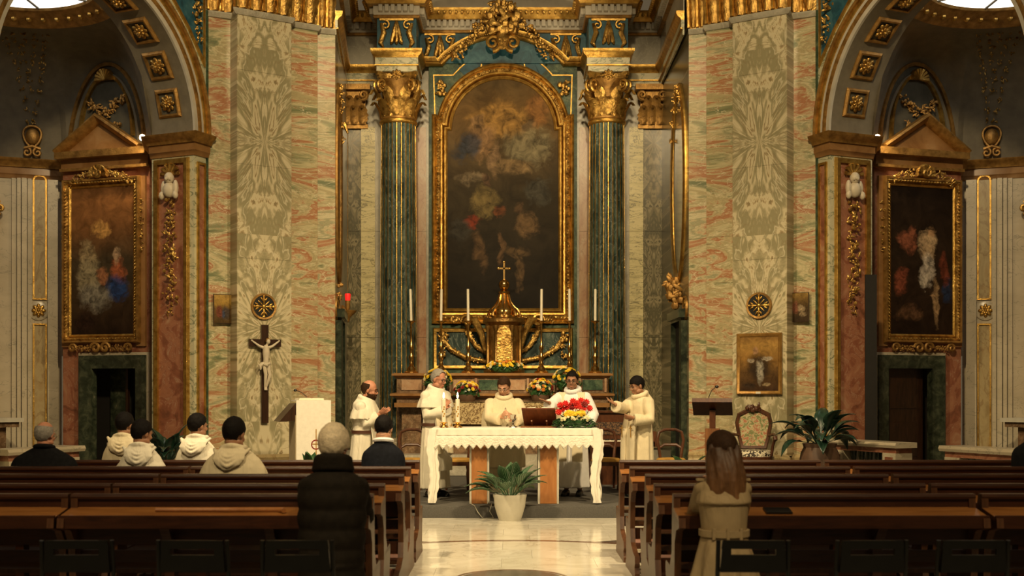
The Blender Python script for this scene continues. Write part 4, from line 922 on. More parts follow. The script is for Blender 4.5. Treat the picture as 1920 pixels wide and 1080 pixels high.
def plant(label, loc, nl, reach, ln, w, mt, seed, pot=None, droop=.9, zroot=0.0, emin=.3, emax=1.3, cat='plant'):
    rnd = random.Random(seed); t = thing('potted_plant', label, cat, loc)
    if pot:
        prof, pm = pot; MB().lathe(prof, (0, 0, 0), 32).build('pot', pm, t, True)
    for k in range(nl):
        a = 2*pi*k/nl*1.0+rnd.uniform(-.25, .25); el = rnd.uniform(emin, emax)
        leaf_obj(t, (.05*cos(a), .05*sin(a), zroot), (cos(a)*cos(el), sin(a)*cos(el), sin(el)), ln*rnd.uniform(.75, 1.1), w*rnd.uniform(.8, 1.15), mt, droop*rnd.uniform(.7, 1.3), rnd)
    return t
plant('leafy plant with pale striped leaves in a round stone pot before the altar table', (wx(956, 14.96), 14.96, .0), 22, .4, .54, .19, 'varleaf', 21,
      ([(0, 0), (.14, 0), (.145, .02), (.16, .06), (.195, .18), (.205, .28), (.215, .31), (.215, .335), (.19, .335), (.185, .29), (0, .29)], 'stone'), .95, .30)
plant('big dark-leaved plant in a brown wrapped pot next to the brocade armchair', (wx(1537, 17.8), 17.8, 0), 30, .6, .80, .20, 'leafdark', 22,
      ([(0, 0), (.22, 0), (.30, .25), (.32, .5), (.28, .72), (.24, .80), (.26, .86), (.22, .86), (0, .80)], 'clay'), 1.5, .84, .2, 1.25)
plant('dark green plant standing in the chapel arch beyond the seated friars', (wx(312, 17.3), 17.3, 0), 26, .5, .66, .16, 'leafdark', 23, ([(0, 0), (.15, 0), (.22, .35), (.20, .62), (0, .60)], 'clay'), 1.3, .6, .3, 1.35)
plant('small green plant at the foot of the draped reading desk', (wx(583, 17.2), 17.2, .16), 9, .3, .45, .11, 'leaf', 24, ([(0, 0), (.10, 0), (.14, .25), (0, .24)], 'clay'), .7, .24, .5, 1.4)
plant('small green plant beside the walnut chairs and the tilted wooden lectern', (wx(1288, 17.0), 17.0, .16), 9, .3, .45, .12, 'leaf', 25, ([(0, 0), (.10, 0), (.14, .25), (0, .24)], 'clay'), 1.2, .24, .35, 1.2)

# =================================================================== altar table and what is on it
TZ = 1.15
x0, x1, y0, y1 = wx(812, 15.4), wx(1118, 15.4), 15.42, 16.12
at = thing('altar_table', 'free-standing altar table on two orange marble slabs with pale edges', 'table', ((x0+x1)/2, 15.77, .16))
MB().box(x0, x1, y0, y1, TZ-.06, TZ).build('table_top', 'stone', at)
for p0, p1 in ((880, 917), (1009, 1048)):
    a, b_ = wx(p0, 15.45), wx(p1, 15.45)
    lg = MB().box(a, b_, 15.50, 16.02, .16, TZ-.06).build('leg', 'stone', at)
M['midorange'] = wood('orange_stone', (.30, .115, .032), (.44, .19, .06), .35, (3, 3, 1))
for p0, p1 in ((880, 917), (1009, 1048)):
    a, b_ = wx(p0, 15.45), wx(p1, 15.45)
    MB().box(a+.028, b_-.028, 15.485, 15.505, .165, TZ-.07).build('front_panel', 'midorange', at)
cl = thing('altar_cloth', 'white altar cloth with pointed lace edge draped over the altar table', 'altar cloth', ((x0+x1)/2, 15.77, TZ))
MB().box(x0-.02, x1+.02, y0-.02, y1+.02, TZ+.001, TZ+.012).build('top_sheet', 'linen', cl)
def drop(xa, xb, ztop, zbot, y, nm, mt, pts=24, amp=.055, fold=.016):
    n = pts*8; vs_ = []; rows = 6
    for i in range(n+1):
        t = i/n; x = xa+(xb-xa)*t; ph = (t*pts) % 1; tri_ = 1-abs(2*ph-1)
        for j in range(rows+1):
            q = j/rows; z = ztop-(ztop-zbot)*q-(amp*tri_*q)
            vs_.append((x, y-fold*q*(.5+.5*sin(t*pts*pi*1.35+1.2*sin(t*9)))-.004, z))
    me = bpy.data.meshes.new(nm); me.from_pydata(vs_, [], [(i*(rows+1)+j, (i+1)*(rows+1)+j, (i+1)*(rows+1)+j+1, i*(rows+1)+j+1) for i in range(n) for j in range(rows)]); me.shade_smooth()
    o = obj(nm, me, mt, cl); s_ = o.modifiers.new('solid', 'SOLIDIFY'); s_.thickness = .004; return o
drop(x0-.02, x1+.02, TZ+.010, 1.06, y0-.022, 'cloth_border', 'linen', 24, .0, .010)
drop(x0-.02, x1+.02, 1.06, .945, y0-.034, 'lace_edge', 'tablelace', 22, .062, .020)
for s, xe in ((-1, x0), (1, x1)):
    for part, (ya, yb) in enumerate(((y0-.03, y0+.26), (y0+.26, y1+.02))):
        vs_ = []; rows, n = 22, 26
        for j in range(rows+1):
            q = j/rows; z = TZ+.008-(TZ-.20)*q*(1 if part == 0 else .75); g = 1-.45*q
            for i in range(n+1):
                t = i/n; y = (ya+yb)/2+(t-.5)*(yb-ya)*g; f = sin(t*pi*7+part)*.028*min(1, q*3)
                vs_.append((xe+s*(.03+f*.6+.012*sin(q*16)+.02*q), y, z))
        me = bpy.data.meshes.new('side_drape'); me.from_pydata(vs_, [], [(j*(n+1)+i, j*(n+1)+i+1, (j+1)*(n+1)+i+1, (j+1)*(n+1)+i) for j in range(rows) for i in range(n)]); me.shade_smooth()
        o = obj('side_drape', me, 'linen', cl); s_ = o.modifiers.new('solid', 'SOLIDIFY'); s_.thickness = .005
    # gathered corner falling to the carpet
    b = MB(); rings = []
    for j in range(24):
        q = j/23; cx = xe+s*(.0+.02*sin(q*7)-.0); rw = .062*(1-.38*q+.22*sin(q*19+s)**2)
        rings.append([(cx+rw*cos(a)*(1+.25*sin(5*a+q*4)), y0-.03+.030*sin(a)*(1+.25*sin(5*a+q*3)), TZ+.0-(TZ-.185)*q) for a in [2*pi*k/20 for k in range(20)]])
    b.loft(rings); b.build('gathered_corner', 'linen', cl)
TT = TZ+.012
for k, px in enumerate((832, 858)):
    x = wx(px, 15.6); lab = ('lit white candle in a low brass holder, nearer the corner of the altar table', 'lit white candle in a low brass holder, the one further from the altar corner')[k]
    h = thing('candle_holder', lab.replace('lit white candle in a ', '').replace('holder,', 'candle holder with three feet,'), 'candle holder', (x, 15.6, TT), group='brass holders on the altar table')
    MB().lathe([(0, .01), (.05, .012), (.045, .03), (.02, .04), (.03, .055), (.05, .065), (.055, .075), (0, .076)], (0, 0, 0), 18).build('stem', 'brass', h, True)
    for q in range(3): a = q*2*pi/3+.4; MB().ell((.048*cos(a), .048*sin(a), .012), (.02, .02, .012), 8, 6).build('foot', 'brass', h, True)
    c = thing('candle', lab, 'candle', (x, 15.6, TT+.076), group='lit candles on the altar table')
    MB().lathe([(0, 0), (.028, 0), (.028, .30), (.02, .305), (0, .30)], (0, 0, 0), 18).build('wax_body', 'wax', c, True)
    f = MB().lathe([(0, .31), (.012, .33), (.014, .35), (.006, .385), (0, .40)], (0, 0, 0), 10).build('flame', 'flame', c, True)
    b = MB()
    for q in range(5): b.ell((.0+.012*sin(q*2.2), -.0285, .08+.03*q), (.010, .002, .014), 8, 5)
    b.build('emblem', 'stolegold', c, True)
# missal on its stand
ms = thing('missal_stand', 'reddish wooden book stand holding the missal on the altar table', 'book stand', (wx(1012, 15.75), 15.75, TT), radians(-8))
R_ = Matrix.Rotation(radians(-52), 4, 'X')
MB().box(-.24, .24, -.14, .14, 0, .02).build('base', 'midwood', ms, True)
M['redwood'] = wood('red_brown_wood', (.09, .025, .010), (.20, .06, .022), .3, (6, 2, 2))
mt_ = Matrix.Translation((.0, -.02, .14)) @ Matrix.Rotation(radians(-38), 4, 'X')
MB().box(-.225, .225, -.19, .19, -.008, .008, mt_).build('board', 'redwood', ms, True)
MB().tube([(-.1, .05, .01), (-.1, -.08, .09)], .012, 6).build('strut', 'midwood', ms, True); MB().tube([(.1, .05, .01), (.1, -.08, .09)], .012, 6).build('strut', 'midwood', ms, True)
bk = thing('missal', 'open missal with gilt page edges lying on the red wooden stand', 'book', (wx(1012, 15.75), 15.75, TT), radians(-8))
for s in (-1, 1):
    b = MB().prism([(0, .012), (s*.05, .045), (s*.13, .040), (s*.215, .020), (s*.215, .010), (0, .009)], -.16, .18, lambda x, z, h: mt_ @ Vector((x, h, z))); b.build('page_block', 'wax', bk, True)
MB().box(-.22, .22, -.165, .185, .0085, .012, mt_).build('cover', 'petaldark', bk, True); MB().tube([mt_ @ Vector((0, .19, .03)), mt_ @ Vector((.01, .2, .0)), mt_ @ Vector((.01, .2, -.03))], .006, 6).build('ribbon', 'petalred', bk, True)
# altar flowers
fl = thing('flower_arrangement', 'red carnations over yellow chrysanthemums and ferns at the end of the altar table', 'flowers', (wx(1077, 15.6), 15.6, TT))
rnd = random.Random(12); b = MB()
for k in range(330):
    u = rnd.uniform(0, 2*pi); q = sqrt(rnd.random()); x, y = .29*q*cos(u), .13*q*sin(u); z = .14*(1-q*q)+rnd.uniform(-.02, .06)
    if y < -.10: z -= .07*rnd.random()
    b.ell((x, y, max(.012 if y > -.15 else -.06, z)), (.055, .012, .004), 5, 3, Euler((rnd.uniform(-.7, .7), rnd.uniform(-.7, .7), rnd.uniform(0, 6.3))).to_matrix().to_4x4())
b.ell((0, 0, .08), (.17, .10, .09), 12, 8); b.build('fern', 'leaf', fl, True)
for k in range(40):
    x = rnd.uniform(-.13, .13); o = obj('bloom', BLC[(BL.name, 'petalyellow')], None, fl, True); o.location = (x, -.06+rnd.uniform(-.05, .05), .185+rnd.uniform(-.02, .03)); o.rotation_euler = (radians(55)+rnd.uniform(-.4, .4), rnd.uniform(-.4, .4), 0); o.scale = (.75,)*3
for k in range(24):
    o = obj('bloom', BLC[(BL.name, 'petalcream')], None, fl, True); o.location = (rnd.uniform(-.2, .2), -.11+rnd.uniform(-.03, .03), .12+rnd.uniform(-.03, .04)); o.rotation_euler = (radians(60), rnd.uniform(-.4, .4), 0); o.scale = (.5,)*3
for k, (x, z) in enumerate([(-.19, .30), (-.12, .32), (-.06, .29), (-.02, .35), (.04, .33), (.09, .36), (.13, .31), (.02, .29), (-.09, .26), (.07, .28), (.20, .26), (-.16, .25), (.12, .26), (-.03, .27), (.16, .34), (-.21, .21)]):
    o = obj('bloom', BLC[(BL.name, 'petalred' if k % 7 != 6 else 'petaldark')], None, fl, True); o.location = (x, -.04+.02*(k % 3), z); o.rotation_euler = (radians(50+8*(k % 4)), radians(-40*x/.2*-1), 0); o.scale = (1.2,)*3
    MB().tube([(x*.6, 0, .10), (x, -.02+.02*(k % 3), z-.01)], .004, 5).build('stem', 'leaf', fl, True)
# chalice and glass cruet
chal = thing('chalice', 'small silver chalice on the altar cloth before the praying priest', 'chalice', (wx(962, 15.85), 15.8, TT))
M['silver'] = plain('silver', (.62, .58, .50), .2, 1, .1)
MB().lathe([(0, 0), (.06, 0), (.055, .012), (.015, .03), (.014, .06), (.024, .07), (.014, .08), (.014, .10), (.035, .12), (.045, .17), (.043, .17), (0, .12)], (0, 0, 0), 18).build('cup', 'silver', chal, True)
tag(MB().lathe([(0, 0), (.08, 0), (.085, .008), (0, .01)], (wx(985, 15.75), 15.72, TT), 20).build('paten', 'silver'), 'shallow silver plate on the altar cloth', 'plate')
# cable on the platform edge
tag(MB().tube([(wx(884, 15.4), 15.42, .165), (wx(890, 15.3), 15.22, .163), (wx(896, 15.2), 15.20, .08), (wx(905, 15.1), 15.15, .006), (wx(925, 15.05), 15.2, .006), (wx(918, 15.2), 15.22, .09), (wx(921, 15.2), 15.23, .166), (wx(922, 15.5), 15.46, .165)], .005, 6).build('cable', 'stone'), 'thin white cable trailing off the carpeted platform by the stone pot', 'cable')

# =================================================================== on the piers
def wallthing(name, label, cat, side, px, py, d, push=.02, group=None):
    """Empty on a pier facet: local x along the wall, -y into the room"""
    Q = side['Q']; pa_, pb = Vector(Q(443, 19.28)), Vector(Q(545, 19.78)); 
    if pa_.x > pb.x: pa_, pb = pb, pa_
    dr = (pb-pa_).normalized(); nr = Vector((dr.y, -dr.x)); p = Vector(Q(px, d))+nr*push
    return thing(name, label, cat, (p.x, p.y, wz(py, d)), atan2(dr.y, dr.x), group)
cvl = lambda x, z, h: Vector((x, -h, z))
# crucifix
cx = wallthing('crucifix', 'dark wooden crucifix with a pale carved figure hanging on the bookmatched pier', 'crucifix', SL, 493, 793, 19.53, .03)
MB().box(-.06, .06, -.035, 0, 0, 1.63).build('upright', 'darkwood', cx, True); MB().box(-.275, .275, -.045, -.002, 1.27, 1.39).build('crossbar', 'darkwood', cx, True)
b = MB()
b.tube([(0, -.07, .98), (0, -.075, 1.06), (0, -.085, 1.16), (0, -.08, 1.26), (0, -.07, 1.29)], [.052, .046, .062, .055, .025], 10)
for s in (-1, 1):
    b.tube([(s*.05, -.075, 1.25), (s*.12, -.07, 1.28), (s*.225, -.055, 1.355)], [.026, .021, .013], 7); b.ell((s*.235, -.055, 1.365), (.018, .012, .014), 7, 5)
    b.tube([(s*.03, -.07, .98), (s*.035+.02, -.11, .80), (s*.012, -.06, .60)], [.036, .03, .017], 7)
    b.tube([(s*.012, -.06, .60), (s*.015, -.075, .545)], [.015, .012], 6)
b.ell((.03, -.10, 1.35), (.036, .04, .048), 10, 8); b.tube([(.01, -.085, 1.29), (.025, -.095, 1.33)], .02, 7)
cf = b.build('figure', 'ivory', cx, True)
b = MB(); b.tube([(-.06, -.08, .98), (0, -.13, .96), (.06, -.08, .98), (0, -.05, 1.0), (-.06, -.08, .98)], .03, 7); b.tube([(-.06, -.10, .99), (-.11, -.10, .95), (-.10, -.10, .88)], [.03, .035, .012], 7); b.build('loincloth', 'ivory', cx, True)
MB().ell((.03, -.088, 1.365), (.042, .04, .045), 10, 7).build('hair', 'golddark', cx, True)
# round consecration crosses
for sdx, px, py, lab in ((SL, 492, 575, 'round black plaque with a gilded cross above the crucifix'), (SR, 494.5, 573, 'round black plaque with a gilded cross above the framed saint portrait')):
    e = wallthing('wall_plaque', lab, 'plaque', sdx, px, py, 19.53, .012, 'round plaques on the piers')
    rr = MB(); n = 40
    MB().prism(arc(0, 0, .20, 0, 2*pi*39/40, 39), 0, .02, cvl).build('disc', 'black', e, True)
    MB().sweep(arc(0, 0, .205, 0, 2*pi*39/40, 39), [(-.02, 0), (-.02, .03), (.012, .035), (.018, 0)], cvl, True).build('rim', 'golddark', e, True)
    for k in range(4):
        a = k*pi/2; m_ = Matrix.Rotation(-a, 4, 'Y'); b = MB()
        b.ell(m_ @ Vector((.10, -.03, 0)), (.075, .012, .022), 8, 5, m_)
        for s in (-1, 1): b.ell(m_ @ Vector((.12, -.03, s*.035)), (.04, .012, .016), 7, 5, m_ @ Matrix.Rotation(-s*.6, 4, 'Y'))
        b.ell(m_ @ Vector((.165, -.03, 0)), (.02, .012, .028), 7, 5, m_); b.build('cross_arm', 'gold', e, True)
        m2 = Matrix.Rotation(-a-pi/4, 4, 'Y'); MB().ell(m2 @ Vector((.085, -.028, 0)), (.055, .008, .012), 7, 5, m2).build('ray', 'gold', e, True)
    MB().ell((0, -.035, 0), (.035, .02, .035), 10, 6).build('boss', 'gold', e, True)
for sd, S_, lab in ((-1, SL, 'small round gilt plaque inside the presbytery beside the red lamp'), (1, SR, 'small round gilt plaque inside the presbytery below the mirror')):
    X = (S_['Q'](627, 20.42)[0]); f1 = -3.43 if sd < 0 else 3.04; d0 = 20.70; xx = X+(f1-X)*(d0-20.42)/3.48
    t = thing('wall_plaque', lab, 'plaque', (xx-sd*.005, d0, wz(578, d0)), -sd*pi/2*-1 if sd < 0 else -pi/2, 'round plaques on the piers')
    t.rotation_euler = (0, 0, pi/2 if sd < 0 else -pi/2)
    MB().prism(arc(0, 0, .20, 0, 2*pi*39/40, 39), 0, .02, cvl).build('disc', 'black', t, True); MB().sweep(arc(0, 0, .205, 0, 2*pi*39/40, 39), [(-.02, 0), (-.02, .04), (.012, .04), (.018, 0)], cvl, True).build('rim', 'golddark', t, True)
    for k in range(4): m_ = Matrix.Rotation(k*pi/2, 4, 'Y'); MB().ell(m_ @ Vector((.1, -.03, 0)), (.08, .012, .025), 8, 5, m_).build('cross_arm', 'gold', t, True)
# small stations and the saint's portrait
def panelpic(name, label, S_, px, py, d, w, h, base, blobs, fm, push=.02, fw=.0, group=None, warp=.3):
    t = wallthing(name, label, 'painting', S_, px, py, d, push, group)
    mt = m_paint(name+'_paint', base, blobs, w, h, warp)
    o = obj('canvas', MB().box(-w/2, w/2, -.03, 0, 0, h).mesh('canvas', smooth=False), mt, t, True)
    path = [(-w/2, 0), (w/2, 0), (w/2, h), (-w/2, h)]
    MB().sweep(path, [(0, 0), (0, .035), (fw*.3, .05), (fw*.7, .06), (fw, .04), (fw, 0)] if fw > .02 else [(0, 0), (0, .034), (.008, .034), (.008, 0)], cvl, True).build('frame', fm, t, True)
    return t
panelpic('station_painting', 'small gold-ground panel with dark figures beside the crucifix pier', SL, 415, 606, 19.50, .31, .47, [(0, (.10, .06, .02)), (.5, (.16, .09, .03)), (.7, (.42, .26, .06)), (1, (.46, .29, .08))], [(-.2, .38, .16, .2, (.18, .05, .03)), (.15, .36, .2, .22, (.06, .05, .05)), (0, .3, .10, .14, (.06, .08, .14))], 'darkwood', .03)
panelpic('station_painting', 'small dark panel with a pale reclining figure beside the portrait pier', SR, 418, 603, 19.50, .31, .47, [(0, (.05, .03, .015)), (.5, (.08, .05, .02)), (.8, (.20, .12, .035)), (1, (.34, .21, .06))], [(.1, .45, .2, .12, (.40, .30, .18)), (-.2, .5, .15, .18, (.20, .07, .04)), (.2, .25, .2, .08, (.30, .22, .13))], 'darkwood', .03)
sp_ = panelpic('saint_portrait', 'framed portrait of a figure in black and white robe against golden clouds', SR, 493.5, 733, 19.53, .66, .90, [(0, (.06, .03, .015)), (.35, (.14, .075, .025)), (.6, (.34, .18, .045)), (.85, (.48, .28, .075)), (1, (.26, .14, .04))],
    [(.0, .45, .27, .22, (.022, .016, .012)), (.02, .36, .09, .20, (.42, .38, .30)), (-.10, .74, .065, .055, (.42, .24, .13)), (.22, .60, .12, .04, (.44, .38, .29)), (-.2, .56, .08, .04, (.40, .33, .24)), (.2, .12, .10, .03, (.36, .27, .15)), (-.25, .1, .15, .05, (.04, .025, .015))], 'picframe', .02, .06, None, .16)
MB().box(-.04, .04, -.068, -.06, -.045, -.012).build('name_plate', 'wax', sp_, True)

# =================================================================== presbytery side walls: mirrors, lamp, dark doorways
for sd, S_, lab in ((1, SR, 'tall oval gilt-framed wall mirror in the presbytery'), (-1, SL, 'tall oval gilt frame seen edge-on behind the red sanctuary lamp')):
    X = S_['Q'](627, 20.42)[0]; f1 = -3.43 if sd < 0 else 3.04
    def cs(y, z, h, X=X, f1=f1, sd=sd): return Vector((X+(f1-X)*(y-20.42)/3.48-sd*h, y, z))
    t = thing('wall_mirror', lab, 'mirror', tuple(cs(21.5, 3.75, .02)), 0)
    ov = [(21.5+.70*cos(a), 5.45+1.70*sin(a)) for a in [2*pi*k/48 for k in range(48)]]
    M['mirrorglass'] = M.get('mirrorglass') or plain('dark_mirror', (.10, .085, .05), .12, .7, .1)
    MB().prism(ov, .005, .02, cs).build('glass', 'mirrorglass', t)
    MB().sweep(ov, [(-.05, .0), (-.05, .03), (0, .05), (.08, .06), (.14, .03), (.14, 0)], cs, True).build('frame', 'gold' if sd > 0 else 'golddark', t)
    for k in range(10): b = MB(); a = pi*(.18+.064*k); cluster(b, cs(21.5+.72*cos(a), 5.45+1.75*sin(a), .06), .07, 8, .6, 1.0); b.build('carved_flower', 'goldorn', t)
    for yy, zz in ((21.45, 3.62), (21.1, 3.35)): b = MB(); cluster(b, cs(yy, zz, .12 if sd > 0 else .03), .20 if sd > 0 else .08, 22, .6, .9); b.build('carved_bracket', 'golddark', t)
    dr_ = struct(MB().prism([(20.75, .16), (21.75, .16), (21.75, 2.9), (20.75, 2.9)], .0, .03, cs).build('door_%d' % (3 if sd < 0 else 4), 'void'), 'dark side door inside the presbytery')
    MB().sweep([(20.75, .16), (20.75, 2.9), (21.75, 2.9), (21.75, .16)], [(-.12, 0), (-.12, .10), (0, .12), (0, 0)], cs).build('door_frame', 'doorgreen', dr_)
    MB().prism([(20.55, 2.95), (21.95, 2.95), (21.95, 3.1), (20.55, 3.1)], 0, .16, cs).build('door_cornice', 'doorgreen', dr_)
LX, LY = wx(650, 22.3)+.02, 22.3
lamp = thing('sanctuary_lamp', 'small glowing red glass sanctuary lamp on a gilt wall bracket', 'lamp', (LX, LY, wz(605, LY)))
z0 = wz(605, LY)
MB().lathe([(.0, 0), (.03, .02), (.05, .10), (.16, .20), (.17, .23), (.05, .24)], (LX, LY, z0), 16).build('bowl', 'golddark', lamp)
MB().tube([(LX-.02, LY, z0+.22), (LX-.1, LY+.05, z0+.30), (LX-.22, LY+.1, z0+.26), (LX-.36, LY+.1, z0+.34)], [.03, .04, .05, .03], 8).build('bracket', 'golddark', lamp)
MB().lathe([(.03, .24), (.045, .30), (.05, .42)], (LX, LY, z0), 12).build('cup', 'golddark', lamp)
MB().lathe([(0, .42), (.045, .42), (.055, .53), (.05, .55), (0, .55)], (LX, LY, z0), 14).build('red_glass', 'redlamp', lamp)
MB().tube([(LX, LY, z0+.60), (LX, LY, z0+3.6)], .006, 5).build('chain', 'golddark', lamp)
MB().tube([(LX, LY, z0+3.6), (LX-.05, LY, z0+3.75), (LX-.2, LY, z0+3.8), (LX-.36, LY, z0+3.7)], [.02, .05, .05, .04], 7).build('bracket_arm', 'goldorn', lamp)

# =================================================================== chapel furnishings
PB = [dict(base=[(0, (.025, .014, .008)), (.2, (.06, .035, .018)), (.5, (.075, .055, .03)), (.72, (.22, .10, .035)), (.9, (.34, .15, .05)), (1, (.20, .09, .03))],
           blobs=[(-.02, .72, .16, .05, (.55, .30, .09)), (-.25, .54, .12, .09, (.40, .30, .16)), (-.22, .40, .16, .12, (.30, .25, .15)), (.26, .43, .11, .08, (.42, .12, .05)), (.24, .52, .06, .04, (.48, .33, .2)), (.24, .31, .16, .08, (.02, .06, .20)), (-.1, .25, .22, .08, (.22, .20, .16)), (.0, .40, .08, .05, (.36, .15, .07)), (-.3, .08, .16, .07, (.03, .015, .01))]),
      dict(base=[(0, (.022, .012, .007)), (.3, (.035, .02, .011)), (.6, (.03, .018, .01)), (1, (.018, .011, .007))],
           blobs=[(.10, .60, .13, .10, (.52, .36, .20)), (.18, .70, .05, .035, (.34, .2, .1)), (.10, .44, .10, .09, (.50, .43, .34)), (.02, .36, .06, .05, (.44, .38, .30)), (.22, .22, .045, .14, (.38, .24, .12)), (-.22, .64, .13, .07, (.30, .10, .05)), (-.32, .36, .10, .09, (.26, .07, .035)), (.40, .30, .07, .08, (.02, .035, .08)), (-.2, .14, .2, .05, (.12, .06, .03)), (.38, .45, .06, .1, (.16, .04, .02))])]
for S_, pb, lab, nm in ((SL, PB[0], 'tall painting with an orange glow above and a blue-robed figure, in gilded frame', 'l'), (SR, PB[1], 'tall dark painting with a pale figure in white cloth, in gilded frame', 'r')):
    ca, T, Z = S_['ca'], S_['T'], S_['Z']
    t0, t1, z0, z1 = T(136), T(252), Z(627), Z(352)
    t = thing('chapel_painting', lab, 'painting', tuple(ca((t0+t1)/2, z0, 0)), 0, 'framed pictures in the side chapels')
    p0, p1 = ca(t0, 0, .03), ca(t1, 0, .03)
    if p0.x > p1.x: p0, p1 = p1, p0
    wv = (p1-p0).length; mt = m_paint('chapel_canvas_'+nm, pb['base'], pb['blobs'], wv, z1-z0, .30)
    frame_obj('canvas', MB().box(-wv/2, wv/2, -.01, .02, 0, z1-z0).mesh('canvas', smooth=False), mt, p0.xy, p1.xy, t, z0, True)
    path = [(t0, z0), (t1, z0), (t1, z1), (t0, z1)]
    sg = 1
    for prof, fm, pn in (([(0, 0), (0, .05), (.03, .07), (.05, .05), (.05, 0)], 'gold', 'inner_moulding'), ([(.05, 0), (.05, .06), (.08, .11), (.11, .10), (.11, 0)], 'goldorn', 'carved_moulding'), ([(.11, 0), (.11, .12), (.14, .13), (.16, .08), (.16, 0)], 'golddark', 'outer_moulding')):
        MB().sweep(path, prof, ca, True).build(pn, fm, t)
    b = MB()
    for (p, q) in zip(path, path[1:]+path[:1]):
        p, q = Vector(p), Vector(q); n_ = int((q-p).length/.06)
        for k in range(n_):
            c = p.lerp(q, k/n_); off = Vector((c.x-(t0+t1)/2, c.y-(z0+z1)/2)); c2 = Vector((c.x+(.08 if abs(off.x) > (t1-t0)/2-.01 else 0)*(1 if off.x > 0 else -1), c.y+(.08 if abs(off.y) > (z1-z0)/2-.01 else 0)*(1 if off.y > 0 else -1)))
            b.ell(ca(c2.x, c2.y, .11), (.022, .022, .018), 6, 4)
    b.build('beading', 'gold', t)['kind'] = 'stuff'
    b = MB(); mid = (t0+t1)/2
    for k in range(9): a = pi*k/8; b.tube([ca(mid, z1+.20, .12), ca(mid+.19*cos(a), z1+.20+.17*sin(a), .16)], [.025, .045], 6)
    b.tube([ca(mid+x, z1+.24+z, .16) for x, _, z in spiral(0, 0, .15, 1.2, 20, 1, 0)], .03, 7); b.build('shell_crest', 'goldorn', t)
    for s in (-1, 1):
        b = MB()
        for k in range(7): cluster(b, ca(mid+s*(.24+.06*k), z1+.22-.008*k*k*.5, .10), .065, 7)
        b.build('garland', 'goldorn', t)
        MB().tube([ca(mid+s*.10+x, z0-.24+z, .10) for x, _, z in spiral(0, 0, .10, 1.3, 20, s, 0)], .03, 7).build('scroll', 'golddark', t); MB().tube([ca(mid+s*.58+x, z0-.24+z, .10) for x, _, z in spiral(0, 0, .08, 1.3, 20, -s, 0)], .025, 7).build('scroll', 'golddark', t)
        b = MB()
        for k in range(6): cluster(b, ca(mid+s*(.22+.05*k), z0-.25, .08), .05, 8)
        b.build('carved_spray', 'golddark', t)
# balustrades closing the chapels
for S_, sn, w_ in ((SL, 'beyond the seated friars', 'left'), (SR, 'beyond the empty pews', 'right')):
    cv = S_['cv']
    for u0, u1, ex in ((.55, 2.02, 'between the arch pier and the chapel gate'), (3.0, 4.25, 'past the chapel gate')):
        c = cv((u0+u1)/2, 0, 0); t = thing('marble_balustrade', 'low marble altar rail %s, %s' % (sn, ex), 'balustrade', (c.x, c.y, 0), 0, 'chapel altar rails')
        def bx(a, b_, h0, h1, z0, z1, nm, mt, parent=t): return MB().prism([(a, z0), (b_, z0), (b_, z1), (a, z1)], h0, h1, cv).build(nm, mt, parent, smooth=False)
        MB().sweep([(u0-.06, .80), (u1+.06, .80)], [(0, -.20), (0, .20), (-.04, .22), (-.08, .20), (-.08, -.20)], cv).build('handrail', 'white', t)
        bx(u0, u1, -.15, .15, .72, .80, 'upper_band', 'red'); bx(u0, u1, -.18, .18, 0, .14, 'plinth', 'white')
        for a in (u0, u1-.28):
            p = bx(a, a+.28, -.16, .16, .14, .72, 'pier', 'white'); bx(a+.06, a+.22, .16, .17, .22, .66, 'pier_panel', 'red', p)
        n_ = 5
        for k in range(n_):
            u = u0+.36+(u1-u0-.72)*k/(n_-1); q = cv(u, 0, 0); MB().lathe([(.06, .14), (.06, .18), (.03, .22), (.065, .36), (.03, .55), (.055, .62), (.06, .72)], (q.x, q.y, 0), 12).build('baluster', 'doorgreen', t)
    ce, LR = S_['ce'], S_['LR']
    c = ce(LR*.5, 0, .5); t = thing('chapel_altar', 'dark marble side altar in the chapel %s' % sn, 'altar', (c.x, c.y, 0), 0, 'side altars in the chapels')
    def bx2(a, b_, h0, h1, z0, z1, nm, mt): return MB().prism([(a, z0), (b_, z0), (b_, z1), (a, z1)], h0, h1, ce).build(nm, mt, t, smooth=False)
    bx2(.1, LR-.15, .12, 1.0, 1.12, 1.19, 'slab', 'stone'); bx2(.14, LR-.20, .12, .94, 1.03, 1.12, 'moulding', 'altarmarble'); bx2(.3, LR-.36, .12, .80, .2, 1.03, 'block', 'altarmarble'); bx2(.1, LR-.15, .12, 1.1, 0, .2, 'plinth', 'stone')
    bx2(.4, LR-.2, .12, .35, 1.19, 1.45, 'candle_step', 'altarmarble')
    p = ce(LR-.30, 0, .16); cl_ = thing('half_column', 'slim red marble half column with gilded capital in the chapel %s' % sn, 'column', (p.x, p.y, 1.46), 0, 'half columns in the chapels')
    MB().lathe([(.20, 1.46), (.20, 1.55), (.16, 1.62), (.15, 1.7), (.14, 4.55), (.16, 4.6)], (p.x, p.y, 0), 18).build('shaft', 'red', cl_)
    capital(cl_, (p.x, p.y), 4.6, .15, .45, 'goldorn', False)
